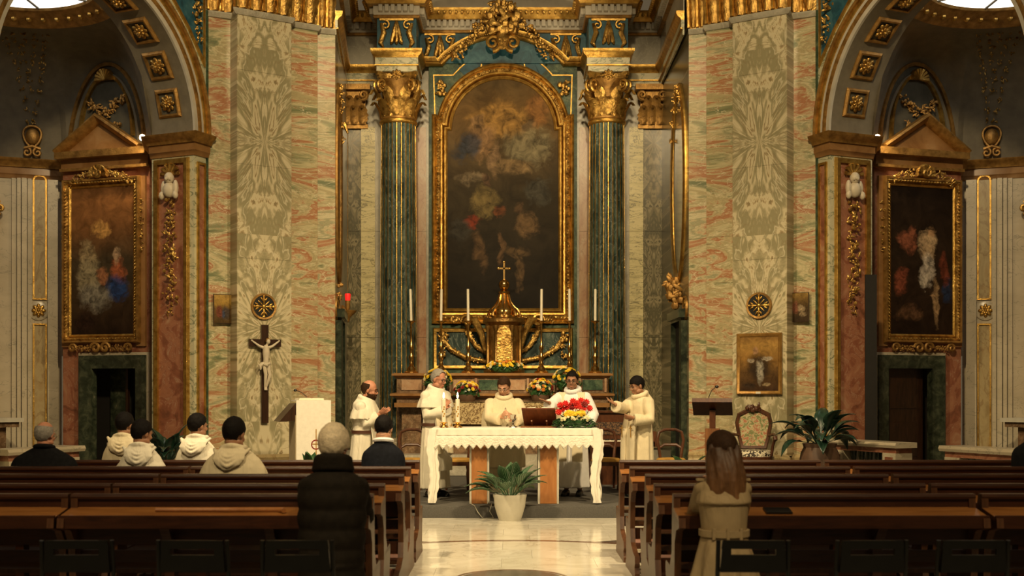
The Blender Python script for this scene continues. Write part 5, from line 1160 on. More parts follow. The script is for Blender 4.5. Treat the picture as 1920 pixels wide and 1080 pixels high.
# projector lamps on the chapel cornice
for px, py, d, lab, tg in ((267, 258, 20.1, 'small lit projector lamp on the cornice near the orange-glow painting', (-7.6, 19.5, 2.5)), (1645, 258, 20.1, 'small lit projector lamp on the cornice near the dark painting', (7.6, 19.5, 2.5))):
    p = W(px, py, d); t = thing('projector_lamp', lab, 'lamp', tuple(p), 0, 'projector lamps on the chapel cornices')
    MB().tube([p+Vector((0, .13, .03)), p+Vector((0, .0, 0))], [.05, .065], 12).build('housing', 'black', t)
    MB().ell(p+Vector((0, -.005, 0)), (.05, .02, .055), 12, 8).build('bulb', 'lampglow', t); MB().tube([p+Vector((0, .07, 0)), p+Vector((0, .09, -.10))], .012, 6).build('bracket', 'black', t)
    spot('projector_beam', tuple(p+Vector((0, -.09, 0))), tg, 42, 120, (1, .70, .36), .05)
    spot('projector_beam', tuple(p+Vector((0, -.09, 0.05))), (p.x*1.12, 21, 4.2), 34, 150, (1, .70, .36), .05)
# tall dark panel leaning by the dark chapel picture
a_, b_ = wx(1622, 19.2), wx(1643, 19.2)
t = thing('notice_panel', 'tall narrow black panel standing beside the chapel door', 'panel', ((a_+b_)/2, 19.2, 0))
MB().box(a_, b_, 19.17, 19.22, .02, wz(515, 19.2)).build('board', 'void', t); MB().box(a_-.02, b_+.02, 19.08, 19.24, 0, .03).build('foot', 'black', t)

# =================================================================== reading desks
amb = thing('ambo', 'reading desk draped in a cream cloth with embroidered cross, by the crucifix', 'lectern', (wx(577, 18.3), 18.45, .16), radians(24))
M['amboside'] = plain('beige_board', (.42, .34, .22), .6, 0, .08)
MB().box(-.27, .27, -.2, .22, 0, 1.12).build('body', 'amboside', amb, True)
MB().box(-.26, .29, -.212, -.2, .10, 1.345).box(.27, .284, -.2, .2, .2, 1.345).box(-.25, .285, -.21, .18, 1.335, 1.35).build('cloth', 'linen', amb, True)
MB().prism([(-.52, 1.02), (-.27, 1.30), (.25, 1.335), (.25, 1.12), (-.40, 1.02)], -.19, .22, lambda x, z, h: Vector((x, h, z))).build('reading_board', 'darkwood', amb, True)
MB().box(.045, .06, -.216, -.212, .38, .90).box(-.02, .125, -.216, -.212, .66, .675).build('cross_embroidery', 'stolegold', amb, True)
MB().sweep(arc(.05, .66, .07, 0, 2*pi*23/24, 23), [(-.008, .212), (-.008, .217), (.008, .217), (.008, .212)], lambda x, z, h: Vector((x, -h, z)), True).build('ring_embroidery', 'petaldark', amb, True)
bkA = thing('lectionary', 'open book lying on top of the draped reading desk', 'book', (wx(577, 18.3), 18.45, .16+1.35), radians(24))
MB().prism([(-.2, .0), (-.19, .03), (-.02, .035), (0, .02), (.02, .035), (.19, .03), (.2, .0)], -.14, .14, lambda x, z, h: Vector((x, h, z+.002))).build('pages', 'wax', bkA, True)
MB().tube([(0, .1, .03), (-.05, .1, .16), (-.18, .1, .24)], .006, 6).build('bookmark', 'stone', bkA, True) if False else None
mic = thing('microphone', 'gooseneck microphone on the draped reading desk', 'microphone', (wx(572, 18.4), 18.55, 1.51))
MB().tube([(0, 0, 0), (.0, 0, .05), (-.08, 0, .12), (-.16, -.0, .15)], .007, 6).build('gooseneck', 'silver', mic, True); MB().ell((-.18, 0, .155), (.03, .022, .022), 10, 7).build('capsule', 'black', mic, True)
lec = thing('lectern', 'dark wooden lectern with a wide tilted board on a square post', 'lectern', (wx(1336, 18.0), 18.0, .16), radians(-12))
m_ = Matrix.Translation((0, 0, 1.23)) @ Matrix.Rotation(radians(-28), 4, 'X')
MB().box(-.30, .30, -.21, .21, -.018, .018, m_).build('reading_board', 'chairwood', lec, True)
MB().box(-.30, .30, -.235, -.21, -.018, .05, m_).build('book_stop', 'chairwood', lec, True)
MB().box(-.045, .045, -.045, .045, .90, 1.2).build('post', 'chairwood', lec, True); MB().box(-.11, .11, -.11, .11, .03, .92).build('pillar', 'midwood', lec, True); MB().box(-.22, .22, -.2, .2, 0, .04).build('foot', 'midwood', lec, True)
tag(MB().box(-.12, .12, -.09, .09, .018, .035, Matrix.Translation((wx(1325, 18.0), 18.0, 1.395)) @ m_.to_3x3().to_4x4()).build('booklet', 'wax'), 'white booklet lying on the tilted wooden lectern', 'book')
mic = thing('microphone', 'gooseneck microphone on the tilted wooden lectern', 'microphone', (wx(1327, 18.1), 18.1, 1.47))
MB().tube([(0, 0, 0), (.02, 0, .10), (.06, 0, .19), (.12, 0, .24)], .007, 6).build('gooseneck', 'silver', mic, True); MB().ell((.14, 0, .25), (.03, .022, .022), 10, 7).build('capsule', 'black', mic, True)

# =================================================================== chairs in the presbytery
def parlour_chair(label, x, d, rz):
    t = thing('walnut_chair', label, 'chair', (x, d, .16), rz, 'walnut chairs behind the altar')
    MB().lathe([(0, .40), (.20, .40), (.225, .42), (.225, .45), (.20, .475), (0, .485)], (0, 0, 0), 24).build('seat', 'chairseat', t, True)
    MB().sweep(arc(0, 0, .225, 0, 2*pi*23/24, 23), [(-.01, .37), (-.01, .43), (.012, .43), (.012, .37)], closed=True).build('seat_rail', 'chairwood', t, True)
    for sx in (-1, 1):
        MB().lathe([(.016, 0), (.022, .05), (.014, .08), (.026, .25), (.018, .30), (.028, .34), (.028, .40)], (sx*.16, -.15, 0), 10).build('leg', 'chairwood', t, True)
        MB().tube([(sx*.17, .24, 0), (sx*.165, .19, .2), (sx*.16, .17, .40)], [.018, .022, .024], 8).build('leg', 'chairwood', t, True)
    MB().tube([(-.15, .17, .40), (-.17, .20, .58), (-.20, .235, .74), (-.17, .26, .86), (-.08, .27, .90), (.08, .27, .90), (.17, .26, .86), (.20, .235, .74), (.17, .20, .58), (.15, .17, .40)], .024, 8).build('back_frame', 'chairwood', t, True)
    MB().tube([(-.17, .215, .62), (-.09, .23, .67), (.09, .23, .67), (.17, .215, .62)], [.018, .024, .024, .018], 8).build('cross_rail', 'chairwood', t, True)
    return t
for px, d, rz, lab in ((770, 17.8, 0, 'walnut balloon-back chair near the bald friar'), (858, 17.8, 0, 'walnut balloon-back chair behind the lit candles'), (1136, 17.8, .1, 'walnut balloon-back chair before the harmonium'), (1258, 17.8, -.1, 'walnut balloon-back chair next to the priest with outstretched hand')):
    parlour_chair(lab, wx(px, d), d, rz)
hm = thing('harmonium', 'dark wooden harmonium with white keys behind the chairs', 'harmonium', (1.72, 18.75, .16))
MB().box(-.52, .52, -.05, .28, 0, 1.15).build('case', 'chairwood', hm, True); MB().box(-.52, .52, -.34, -.05, .62, .70).build('keybed', 'chairwood', hm, True); MB().box(-.56, .56, -.09, .32, 1.15, 1.18).build('lid', 'chairwood', hm, True)
kw = MB().box(-.011, .011, -.32, -.12, .70, .715).mesh('white_key', smooth=False); kb = MB().box(-.007, .007, -.24, -.12, .71, .735).mesh('black_key', smooth=False)
for k in range(42):
    o = obj('white_key', kw, 'wax', hm, True); o.location.x = -.49+k*.0238
    if k % 7 not in (2, 6): o = obj('black_key', kb, 'black', hm, True); o.location.x = -.478+k*.0238
M['fret'] = m_stops('fretwork', [(.45, (.02, .01, .006)), (.55, (.14, .07, .03))], (1, 1, 1), 40, 2, 0, [], .5)
MB().box(-.46, .46, -.06, -.05, .80, 1.0).build('fret_panel', 'fret', hm, True)
for s in (-1, 1):
    MB().lathe([(.04, 0), (.05, .05), (.03, .1), (.05, .35), (.03, .55), (.05, .62)], (s*.46, -.29, 0), 10).build('leg', 'chairwood', hm, True); MB().box(s*.52-.03, s*.52+.03, -.34, .28, .62, .86).build('cheek', 'chairwood', hm, True)
# brocade armchair
ac = thing('armchair', 'carved wooden armchair with floral brocade back under the saint portrait', 'armchair', (wx(1412, 18.75), 18.75, .16), radians(-14))
MB().lathe([(0, .42), (.28, .42), (.31, .45), (.31, .50), (.27, .55), (0, .57)], (0, 0, 0), 24).build('seat', 'leopard', ac, True)
bp_ = [(-.17, .60), (.17, .60), (.21, .75), (.25, .98), (.22, 1.10), (.10, 1.16), (0, 1.18), (-.10, 1.16), (-.22, 1.10), (-.25, .98), (-.21, .75)]
MB().prism(bp_, -.28, -.23, lambda x, z, h: Vector((x, -h+.12*(z-.6)*.6, z))).build('backrest', 'brocade', ac, True)
MB().sweep(bp_, [(-.01, -.30), (-.01, -.21), (.03, -.20), (.05, -.25), (.03, -.30)], lambda x, z, h: Vector((x, -h+.12*(z-.6)*.6, z)), True).build('back_frame', 'chairwood', ac, True)
b = MB(); cluster(b, (0, .26, 1.22), .10, 20, 1.3, .5); b.build('crest', 'chairwood', ac, True)
MB().sweep(arc(0, 0, .31, 0, 2*pi*23/24, 23), [(-.01, .36), (-.01, .46), (.02, .45), (.02, .36)], closed=True).build('seat_rail', 'chairwood', ac, True)
for s in (-1, 1):
    MB().tube([(s*.24, .22, .78), (s*.33, .10, .80), (s*.36, -.12, .78), (s*.35, -.24, .76), (s*.36, -.26, .72)], [.022, .026, .028, .036, .03], 8).build('armrest', 'chairwood', ac, True)
    MB().tube([(s*.35, -.20, .76), (s*.31, -.12, .62), (s*.29, -.14, .46)], .024, 8).build('arm_support', 'chairwood', ac, True)
    MB().tube([(s*.24, -.20, .40), (s*.27, -.25, .24), (s*.23, -.24, .08), (s*.25, -.28, 0)], [.04, .034, .022, .03], 8).build('leg', 'chairwood', ac, True); MB().tube([(s*.22, .22, .44), (s*.22, .26, .2), (s*.24, .32, 0)], [.035, .028, .024], 8).build('leg', 'chairwood', ac, True)

# =================================================================== pews and folding chairs
PL = 2.0
def make_pew():
    t = bpy.data.objects.new('wooden_pew', None); COL.objects.link(t)
    h = PL/2
    MB().box(-h, h, -.014, .014, .62, .925).build('backrest', 'pew', t, True)
    MB().sweep([(-h, 0), (h, 0)], [(-.03, .925), (.03, .925), (.036, .94), (.03, .958), (-.03, .958), (-.036, .94)]).build('top_rail', 'pew', t, True)
    MB().prism([(-.014, .87), (-.25, .828), (-.25, .80), (-.014, .842)], -h, h, lambda y, z, x: Vector((x, y, z))).build('book_ledge', 'pewtop', t, True)
    MB().box(-h, h, -.262, -.245, .755, .838).build('ledge_lip', 'pew', t, True)
    MB().box(-h, h, .04, .37, .425, .455).build('seat', 'pewend', t, True); MB().box(-h, h, .02, .045, .50, .58).build('back_rail', 'pew', t, True); MB().box(-h+.05, h-.05, -.02, .01, .30, .40).build('stretcher', 'pew', t, True)
    MB().box(-h+.04, h-.04, -.02, .02, .10, .17).build('stretcher', 'pew', t, True)
    b = MB().box(-h+.06, h-.06, -.45, -.24, .13, .16); b.build('kneeler', 'pewend', t, True)
    MB().sweep([(-h+.07, -.345), (h-.07, -.345)], [(-.10, .16), (.10, .16), (.105, .19), (.08, .215), (-.08, .215), (-.105, .19)]).build('kneeler_pad', 'leather', t, True)
    prof = [(-.46, 0), (.37, 0), (.37, .05), (.31, .08), (.33, .30), (.38, .40), (.38, .45), (.34, .47), (.16, .46), (.07, .56), (.045, .90), (.03, .955), (-.03, .955), (-.035, .86), (-.27, .82), (-.28, .76), (-.15, .73), (-.08, .64), (-.06, .40), (-.10, .28), (-.28, .22), (-.45, .20), (-.47, .14), (-.43, .10), (-.46, .05)]
    em = MB().prism(prof, -.022, .022, lambda y, z, x: Vector((x, y, z))).mesh('end_panel', smooth=False)
    for s in (-1, 1): o = obj('end_panel', em, 'pewend', t, True); o.location.x = s*(h-.022)
    lm = MB().prism([(-.08, 0), (.08, 0), (.05, .06), (.05, .42), (.35, .425), (.05, .45), (.03, .62), (-.03, .62), (-.23, .80), (-.06, .60), (-.05, .06)], -.03, .03, lambda y, z, x: Vector((x, y, z))).mesh('support', smooth=False)
    for x in (-.34, .34): o = obj('support', lm, 'pew', t, True); o.location.x = x
    tag(t, 'pew', 'pew', 'wooden pews facing the altar'); return t
pew0 = make_pew(); first = True
ROWD = [11.70, 10.68, 9.69, 8.68, 7.80]; RN = ['first', 'second', 'third', 'fourth', 'fifth']
for r, d in enumerate(ROWD):
    for sd, x, where in ((-1, -.92-1.0, 'at the aisle on the crucifix side'), (-1, -2.94-1.0, 'by the wall on the crucifix side'), (1, 1.07+1.0, 'at the aisle on the portrait side'), (1, 3.11+1.0, 'by the wall on the portrait side')):
        p = pew0 if first else copy_tree(pew0); first = False
        p.location = (x+(.0, .0, .03, -.02, .0)[r], d, 0)
        p['label'] = 'dark wooden pew, %s row from the altar, %s' % (RN[r], where)
fc = thing('folding_chair', 'x', 'chair', (0, 0, 0), 0, 'black folding chairs behind the pews')
bw = .185
outer = [(-bw, .62), (bw, .62), (bw+.005, .70), (bw-.01, .78), (bw-.05, .80), (-bw+.05, .80), (-bw+.01, .78), (-bw-.005, .70)]
conv_ = lambda x, z, h: Vector((x, h-.06*(z-.6), z))
for z0, z1, nm in ((.752, .80, 'top_band'), (.62, .718, 'lower_band')):
    MB().prism([(-bw+.005, z0), (bw-.005, z0), (bw-.012, z1), (-bw+.012, z1)], -.012, .012, conv_).build(nm, 'black', fc, True)
for s in (-1, 1):
    MB().prism([(s*bw, .62), (s*(bw-.06), .62), (s*(bw-.06), .80), (s*(bw-.012), .80)], -.0121, .0121, conv_).build('side_band', 'black', fc, True)
    MB().tube([(s*.195, -.01, .80), (s*.20, .03, .45), (s*.20, .30, .012)], .013, 8).build('leg', 'black', fc, True); MB().tube([(s*.18, .20, .45), (s*.18, -.02, .22), (s*.18, -.20, .012)], .013, 8).build('leg', 'black', fc, True)
MB().sweep([(-.17, .22), (.17, .22)], [(-.19, .435), (.19, .435), (.2, .45), (.18, .462), (-.18, .462), (-.2, .45)]).build('seat', 'black', fc, True)
MB().tube([(-.2, .1, .3), (.2, .1, .3)], .01, 6).build('rung', 'black', fc, True)
ch = [(145, 'furthest from the aisle on the crucifix side'), (362, 'middle one behind the crucifix-side pews'), (558, 'behind the man in the dark brown coat'), (1412, 'behind the woman in the beige coat'), (1634, 'middle one behind the portrait-side pews'), (1824, 'furthest from the aisle on the portrait side')]
for k, (px, lab) in enumerate(ch):
    o = fc if k == 0 else copy_tree(fc); o.location = (wx(px, 6.6), 6.6, 0); o['label'] = 'black folding chair with slotted back, '+lab; o.rotation_euler = (0, 0, (.03, -.04, .02, -.03, .04, 0)[k])
# things left on the ledges
pd = 7.80-.13
tag(MB().tube([(wx(292, pd), pd, .852+.012), (wx(400, pd), pd, .864), (wx(520, pd), pd, .864), (wx(531, pd), pd-.02, .864), (wx(535, pd), pd-.05, .862)], [.015, .015, .016, .018, .016], 8).build('walking_stick', 'midorange'), 'brown wooden walking stick lying on a pew ledge', 'walking stick')
tag(MB().box(-.085, .085, -.06, .06, 0, .012, Matrix.Translation((wx(1458, pd), pd, .853)) @ Matrix.Rotation(radians(10.1), 4, 'X')).build('hymn_book', 'black'), 'dark booklet on the pew ledge beside the woman in the beige coat', 'book')

# =================================================================== people
REM = []
def soften(o, vox, it=4, fac=.5):
    m1 = o.modifiers.new('remesh', 'REMESH'); m1.mode = 'VOXEL'; m1.voxel_size = vox; m1.use_smooth_shade = True
    if it: m2 = o.modifiers.new('smooth', 'SMOOTH'); m2.iterations = it; m2.factor = fac
    REM.append(o); return o
def ik(S, T, l1, l2, pole):
    S, T = Vector(S), Vector(T); d = T-S; D = d.length
    if D > (l1+l2)*.995: T = S+d*((l1+l2)*.995/D); d = T-S; D = d.length
    a = (l1*l1-l2*l2+D*D)/(2*D); h = sqrt(max(0, l1*l1-a*a)); n = d/D; p = Vector(pole); p = (p-n*p.dot(n)).normalized()
    return S+n*a+p*h, T
def hand(b, wr, dr, palm, thumb, curl=.5, spread=.16, sc=1.0):
    """palm, four unequal fingers with knuckle bends and a thumb leaving the side of the palm"""
    wr = Vector(wr); d = Vector(dr).normalized(); n = Vector(palm); n = (n-d*n.dot(d)).normalized(); t = d.cross(n)*thumb
    m_ = Matrix((d, t, n)).transposed().to_4x4()
    b.ell(wr+d*.048*sc, (.052*sc, .040*sc, .017*sc), 12, 8, m_)
    for k, (ln, off) in enumerate(((.070, .031), (.080, .010), (.074, -.011), (.058, -.031))):
        p = wr+d*.082*sc+t*off*sc; v = (d+t*(off*spread/.03)).normalized(); P = [wr+d*.05*sc+t*off*.8*sc, p]; q = p
        for seg, (f, cu) in enumerate(((.45, .35), (.32, .9), (.23, 1.4))):
            w_ = (v*cos(curl*cu)+n*sin(curl*cu)); q = q+w_*ln*f*sc; P.append(q)
        b.tube(P, [.010*sc, .0098*sc, .0092*sc, .0084*sc, .0068*sc], 8)
    P = [wr+d*.018*sc+t*.022*sc, wr+d*.040*sc+t*.046*sc+n*.008, wr+d*.068*sc+t*.060*sc+n*.018, wr+d*.090*sc+t*.062*sc+n*.026]
    b.tube(P, [.014*sc, .0125*sc, .0105*sc, .008*sc], 8)
def head_mesh(b, H):
    """skull, face, jaw, brow, nose, lips and ears in head space: +y forward, z up"""
    def E(c, r, m_=None): b.ell(H @ Vector(c), r, 16, 12, (H.to_3x3().to_4x4() @ m_) if m_ else H.to_3x3().to_4x4())
    def T_(P, r): b.tube([H @ Vector(p) for p in P], r, 8)
    E((0, -.012, .022), (.076, .097, .098)); E((0, .028, -.028), (.063, .066, .088)); E((0, .050, -.088), (.036, .036, .030))
    T_([(-.046, .072, .018), (0, .088, .020), (.046, .072, .018)], [.012, .013, .012])
    T_([(0, .088, .018), (0, .104, -.010), (0, .114, -.030)], [.008, .012, .016])
    for s in (-1, 1): E((s*.036, .060, -.030), (.028, .028, .026)); E((s*.012, .098, -.032), (.011, .012, .010)); E((s*.077, -.006, -.008), (.011, .021, .034)); E((s*.050, .02, -.07), (.022, .045, .026))
    T_([(-.026, .082, -.062), (0, .096, -.060), (.026, .082, -.062)], [.006, .009, .006]); T_([(-.020, .082, -.073), (0, .094, -.074), (.020, .082, -.073)], [.006, .009, .006])
def shell(H, keep, mt, parent, name='hair', grow=1.06, thick=.008, jit=.004, c=(0, -.012, .022), r=(.076, .097, .098), seed=1):
    """hair cap: the part of the skull surface where keep(x, y, z) holds"""
    rnd = random.Random(seed); n, m = 40, 26; vs_, ok = [], []
    for j in range(m+1):
        t = -pi/2+pi*j/m
        for i in range(n):
            p = Vector((c[0]+r[0]*grow*cos(t)*cos(2*pi*i/n), c[1]+r[1]*grow*cos(t)*sin(2*pi*i/n), c[2]+r[2]*grow*sin(t)))
            ok.append(keep(p.x, p.y, p.z)); g = 1+rnd.uniform(-jit, jit)*8
            q = Vector(c)+(p-Vector(c))*g; vs_.append(H @ q)
    fs_ = []
    for j in range(m):
        for i in range(n):
            f = (j*n+i, j*n+(i+1) % n, (j+1)*n+(i+1) % n, (j+1)*n+i)
            if sum(ok[k] for k in f) >= 3: fs_.append(f)
    used = sorted({k for f in fs_ for k in f}); mp = {k: q for q, k in enumerate(used)}
    me = bpy.data.meshes.new(name); me.from_pydata([tuple(vs_[k]) for k in used], [], [tuple(mp[k] for k in f) for f in fs_]); me.shade_smooth()
    o = obj(name, me, mt, parent, True); s_ = o.modifiers.new('solid', 'SOLIDIFY'); s_.thickness = thick; s_.offset = .6
    sb = o.modifiers.new('sub', 'SUBSURF'); sb.levels = 1; sb.render_levels = 1; REM.append(o); return o
short_hair = lambda x, y, z: (z > .062 if y > .055 else (z > .030 if y > .02 else (z > -.020 if abs(x) > .05 and y > -.03 else z > -.065)))
recede = lambda x, y, z: (z > .092 if y > .045 else (z > .045 if y > .01 else (z > -.020 if abs(x) > .05 and y > -.03 else z > -.065)))
bald = lambda x, y, z: (y < .015 and z < .075 and z > (-.03 if y > -.03 else -.07))
beard = lambda x, y, z: (y > -.01 and z < (-.040 if abs(x) > .03 else -.050)) and not (abs(x) < .022 and -.076 < z < -.058)
def ringv(z, cx, cy, rx, ry, fold=0.0, k=9, ph=0.0, n=48, tilt=0.0):
    return [(cx+rx*cos(a)*(1+fold*sin(k*a+ph)+fold*.5*sin((k*1.7)//1*a+ph*2)), cy+ry*sin(a)*(1+fold*sin(k*a+ph)+fold*.5*sin((k*1.7)//1*a+ph*2)), z+tilt*sin(a)) for a in [2*pi*i/n for i in range(n)]]
class Fig:
    def __init__(s, label, loc, rz, skin, head, yaw=0, pitch=0, roll=0, hs=1.0):
        s.rz = rz; s.loc = Vector(loc); s.Minv = (Matrix.Translation(s.loc) @ Matrix.Rotation(rz, 4, 'Z')).inverted()
        s.label = label; s.b = MB(); s.skin = skin
        s.H = Matrix.Translation(Vector(head)) @ Matrix.Rotation(radians(yaw), 4, 'Z') @ Matrix.Rotation(radians(pitch), 4, 'X') @ Matrix.Rotation(radians(roll), 4, 'Y') @ Matrix.Scale(hs, 4)
        head_mesh(s.b, s.H)
    def lp(s, px, py, d): return s.Minv @ W(px, py, d)
    def torso(s, pts):
        """pts: (x, y, z, rx, ry) from pelvis to neck; drawn slimmer than the clothes"""
        s.b.loft([ringv(z, x, y, rx, ry, n=20) for (x, y, z, rx, ry) in pts])
        last = pts[-1]; s.b.tube([(last[0], last[1], last[2]-.04), s.H @ Vector((0, -.015, -.07)), s.H @ Vector((0, -.01, -.02))], [.060, .055, .055], 14)
    def limb(s, P, R): s.b.tube(P, R, 12)
    def done(s, name='person'):
        o = s.b.build(name, s.skin); o.location = s.loc; o.rotation_euler = (0, 0, s.rz); soften(o, .0075, 2, .4)
        tag(o, s.label, 'person'); s.o = o
        for sx in (-1, 1):
            MB().ell(s.H @ Vector((sx*.030, .082, .000)), (.012, .008, .007), 10, 7, s.H.to_3x3().to_4x4()).build('eye', 'eye', o, True)
        MB().tube([s.H @ Vector(p) for p in ((-.020, .0935, -.067), (0, .1035, -.067), (.020, .0935, -.067))], [.003, .0045, .003], 6).build('mouth', 'lip', o, True)
        return o
    def brows(s, mt):
        for sx in (-1, 1): MB().tube([s.H @ Vector((sx*p[0], p[1], p[2])) for p in ((.012, .099, .024), (.030, .093, .030), (.050, .077, .024))], [.004, .005, .003], 6).build('eyebrow', mt, s.o, True)
    def glasses(s, mt='black'):
        g = MB()
        for sx in (-1, 1):
            g.tube([s.H @ Vector((sx*.031+.022*cos(a), .104, -.002+.018*sin(a))) for a in [2*pi*k/14 for k in range(15)]], .0028, 6)
            g.tube([s.H @ Vector((sx*.052, .100, .002)), s.H @ Vector((sx*.079, .03, .004)), s.H @ Vector((sx*.082, -.02, -.005))], .0028, 6)
        g.tube([s.H @ Vector((-.010, .105, .003)), s.H @ Vector((.010, .105, .003))], .003, 6); g.build('glasses', mt, s.o, True)
    def cloth(s, name, mt, b, vox=.013, it=5): o = b.build(name, mt, s.o, True); soften(o, vox, it, .5); return o

def standing(label, px, d, rz, top_py, skin, yaw, pitch, hair, hmat, rhand, lhand, poleR, poleL, handR, handL, kind='friar', mat='habit', glasses=None, beardm=None, zfloor=.16, lean=.0, hs=1.04, roll=0, wide=1.0, hem=.07, curlR=.5, curlL=.5):
    x = wx(px, d); H_ = wz(top_py, d)-zfloor; k = H_/1.75
    f = Fig(label, (x, d, zfloor), rz, skin, (0, .055+lean, H_-.125), yaw, pitch, roll, hs)
    N = H_-.30; sh = H_-.345
    f.torso([(0, 0, .86*k, .12, .09), (0, 0, 1.0*k, .115, .085), (0, lean*.5, 1.2*k, .12, .09), (0, lean*.8, sh-.02, .12, .075), (0, lean, N+.06, .055, .055)])
    SR_, SL_ = Vector((.175*wide, lean*.8, sh)), Vector((-.175*wide, lean*.8, sh)); l1, l2 = .285*k, .255*k
    WR, WL = f.lp(*rhand), f.lp(*lhand); ER, WR = ik(SR_, WR, l1, l2, poleR); EL, WL = ik(SL_, WL, l1, l2, poleL)
    for S_, E_, W_, hd, th, cu in ((SR_, ER, WR, handR, 1, curlR), (SL_, EL, WL, handL, -1, curlL)):
        f.limb([S_, E_, W_], [.036, .034, .026]); hand(f.b, W_, hd[0], hd[1], th*hd[2], cu)
    for sx in (-1, 1):
        f.limb([(sx*.085, 0, .90*k), (sx*.095, .02, .48*k), (sx*.095, -.02, .09)], [.075, .055, .036]); f.limb([(sx*.095, -.04, .05), (sx*.105, .06, .045), (sx*.11, .13, .03)], [.038, .036, .024])
    f.done(); f.k = k; f.sh = sh; f.N = N; f.ER, f.EL, f.WR, f.WL, f.SR, f.SL = ER, EL, WR, WL, SR_, SL_; f.lean = lean
    shell(f.H, hair, hmat, f.o); f.brows(hmat)
    if beardm: shell(f.H, beard, beardm, f.o, 'beard', 1.10, .012, .004, (0, .036, -.046), (.064, .066, .092))
    if glasses: f.glasses(glasses)
    for sx in (-1, 1):
        b = MB(); b.tube([(sx*.095, -.055, .045), (sx*.105, .05, .048), (sx*.112, .14, .035), (sx*.112, .17, .028)], [.046, .048, .040, .022], 12); b.box(sx*.105-.04, sx*.105+.04, -.08, .16, 0, .02); f.cloth('shoe', 'shoe', b, .009, 3)
    w = wide
    b = MB(); rows = [(hem, .235*w, .185, .075), (.30*k, .225*w, .175, .065), (.60*k, .215*w, .165, .05), (.90*k, .205*w, .155, .03), (1.05*k, .19*w, .145, .018), (1.20*k, .20*w, .145, .01), (1.32*k, .205*w, .14, .0), (sh-.01, .205*w, .12, 0), (sh+.035, .15, .10, 0), (N+.035, .085, .085, 0)]
    b.loft([ringv(z, 0, lean*min(1, max(0, (z-.6)/.8)), rx, ry, fo, 9, px*.1) for (z, rx, ry, fo) in rows])
    for S_, E_, W_ in ((SR_, ER, WR), (SL_, EL, WL)):
        e = (W_-E_).normalized(); b.ell(S_+Vector((0, 0, -.015)), (.088, .085, .075), 14, 10); b.tube([S_+Vector((0, 0, -.02)), S_.lerp(E_, .5), E_, E_.lerp(W_, .55)+Vector((0, 0, -.015)), W_-e*.015+Vector((0, 0, -.03))], [.085, .080, .078, .082, .088], 16)
    f.cloth('habit' if kind != 'alb' else 'alb', mat, b)
    return f
def collar_hood(f, mt, drop=.20, cape=.0):
    """rolled hood around the neck, falling behind; optional shoulder cape"""
    b = MB(); N, ln = f.N, f.lean
    P = [(.092*cos(a), ln+.005+.088*sin(a), N+.045-.035*sin(a)) for a in [2*pi*k/20 for k in range(21)]]; b.tube(P, .038, 10, caps=False)
    b.loft([ringv(N+.05, 0, ln-.07, .10, .06, n=24), ringv(N-.02, 0, ln-.115, .13, .065, n=24), ringv(N-.10, 0, ln-.13, .115, .055, n=24), ringv(N-drop, 0, ln-.125, .03, .03, n=24)])
    if cape:
        b.loft([ringv(N+.045, 0, ln, .085, .085, 0, n=48), ringv(f.sh+.045, 0, ln*.95, .175, .13, .0, n=48), ringv(f.sh-.05, 0, ln*.9, .258, .17, .015, 7, n=48), ringv(f.sh-cape*.6, 0, ln*.85, .285, .195, .03, 7, n=48), ringv(f.sh-cape, 0, ln*.8, .302, .21, .045, 7, n=48), ringv(f.sh-cape+.012, 0, ln*.8, .28, .19, .045, 7, n=48), ringv(f.sh-.03, 0, ln*.9, .20, .11, n=48)])
    return f.cloth('hooded_cape' if cape else 'hood', mt, b, .012, 4)
def panel(f, x0, x1, z0, z1, ytop, ybot, mt, name, back=False, par=None):
    """hanging strip of cloth in front of the robe (scapular, stole)"""
    b = MB(); n = 14; R = []
    for i in range(n+1):
        t = i/n; z = z1+(z0-z1)*t; y = ytop+(ybot-ytop)*min(1, t*2.2) if t < .45 else ybot+.02*(t-.45)
        R.append([(x0, y, z), ((x0+x1)/2, y+.012+.006*sin(t*9), z), (x1, y, z), (x1, y-.012, z), ((x0+x1)/2, y, z), (x0, y-.012, z)])
    b.loft(R); return b.build(name, mt, f.o, True)
def crossmark(f, x, y, z, s=.055, mt='stolegold', name='embroidered_cross'):
    MB().box(x-.006, x+.006, y-.002, y+.004, z-s*1.8, z+s).box(x-s*.6, x+s*.6, y-.0015, y+.0045, z+s*.25, z+s*.25+.011).build(name, mt, f.o, True)
def belt(f, z, rx, ry):
    MB().sweep([(rx*cos(-a), ry*sin(-a)+f.lean*.45) for a in [2*pi*i/40 for i in range(40)]], [(-.012, z-.022), (.012, z-.022), (.012, z+.022), (-.012, z+.022)], closed=True).build('belt', 'belt', f.o, True)
R_ = radians
# bald friar beside the reading desk, palms raised towards the altar
f = standing('bald bearded friar in white cape and brown belt beside the draped reading desk', 680, 16.6, R_(-104), 714, 'skinpink', 10, -14, bald, 'hairbrown', (711, 776, 16.45), (716, 776, 16.7), (.3, -.6, -.8), (-.3, -.6, -.8), ((.25, .8, .5), (-.6, .2, .7), -1), ((-.1, .8, .5), (.6, .2, .7), -1), glasses='black', beardm='hairbrown', lean=.05, hs=1.10, wide=1.06, curlR=.3, curlL=.3)
collar_hood(f, 'habit', .20, .20); belt(f, .98*f.k, .215, .165); panel(f, -.13, .13, .45, 1.20*f.k, .16, .21, 'habit', 'scapular'); crossmark(f, .04, .225, .80); 
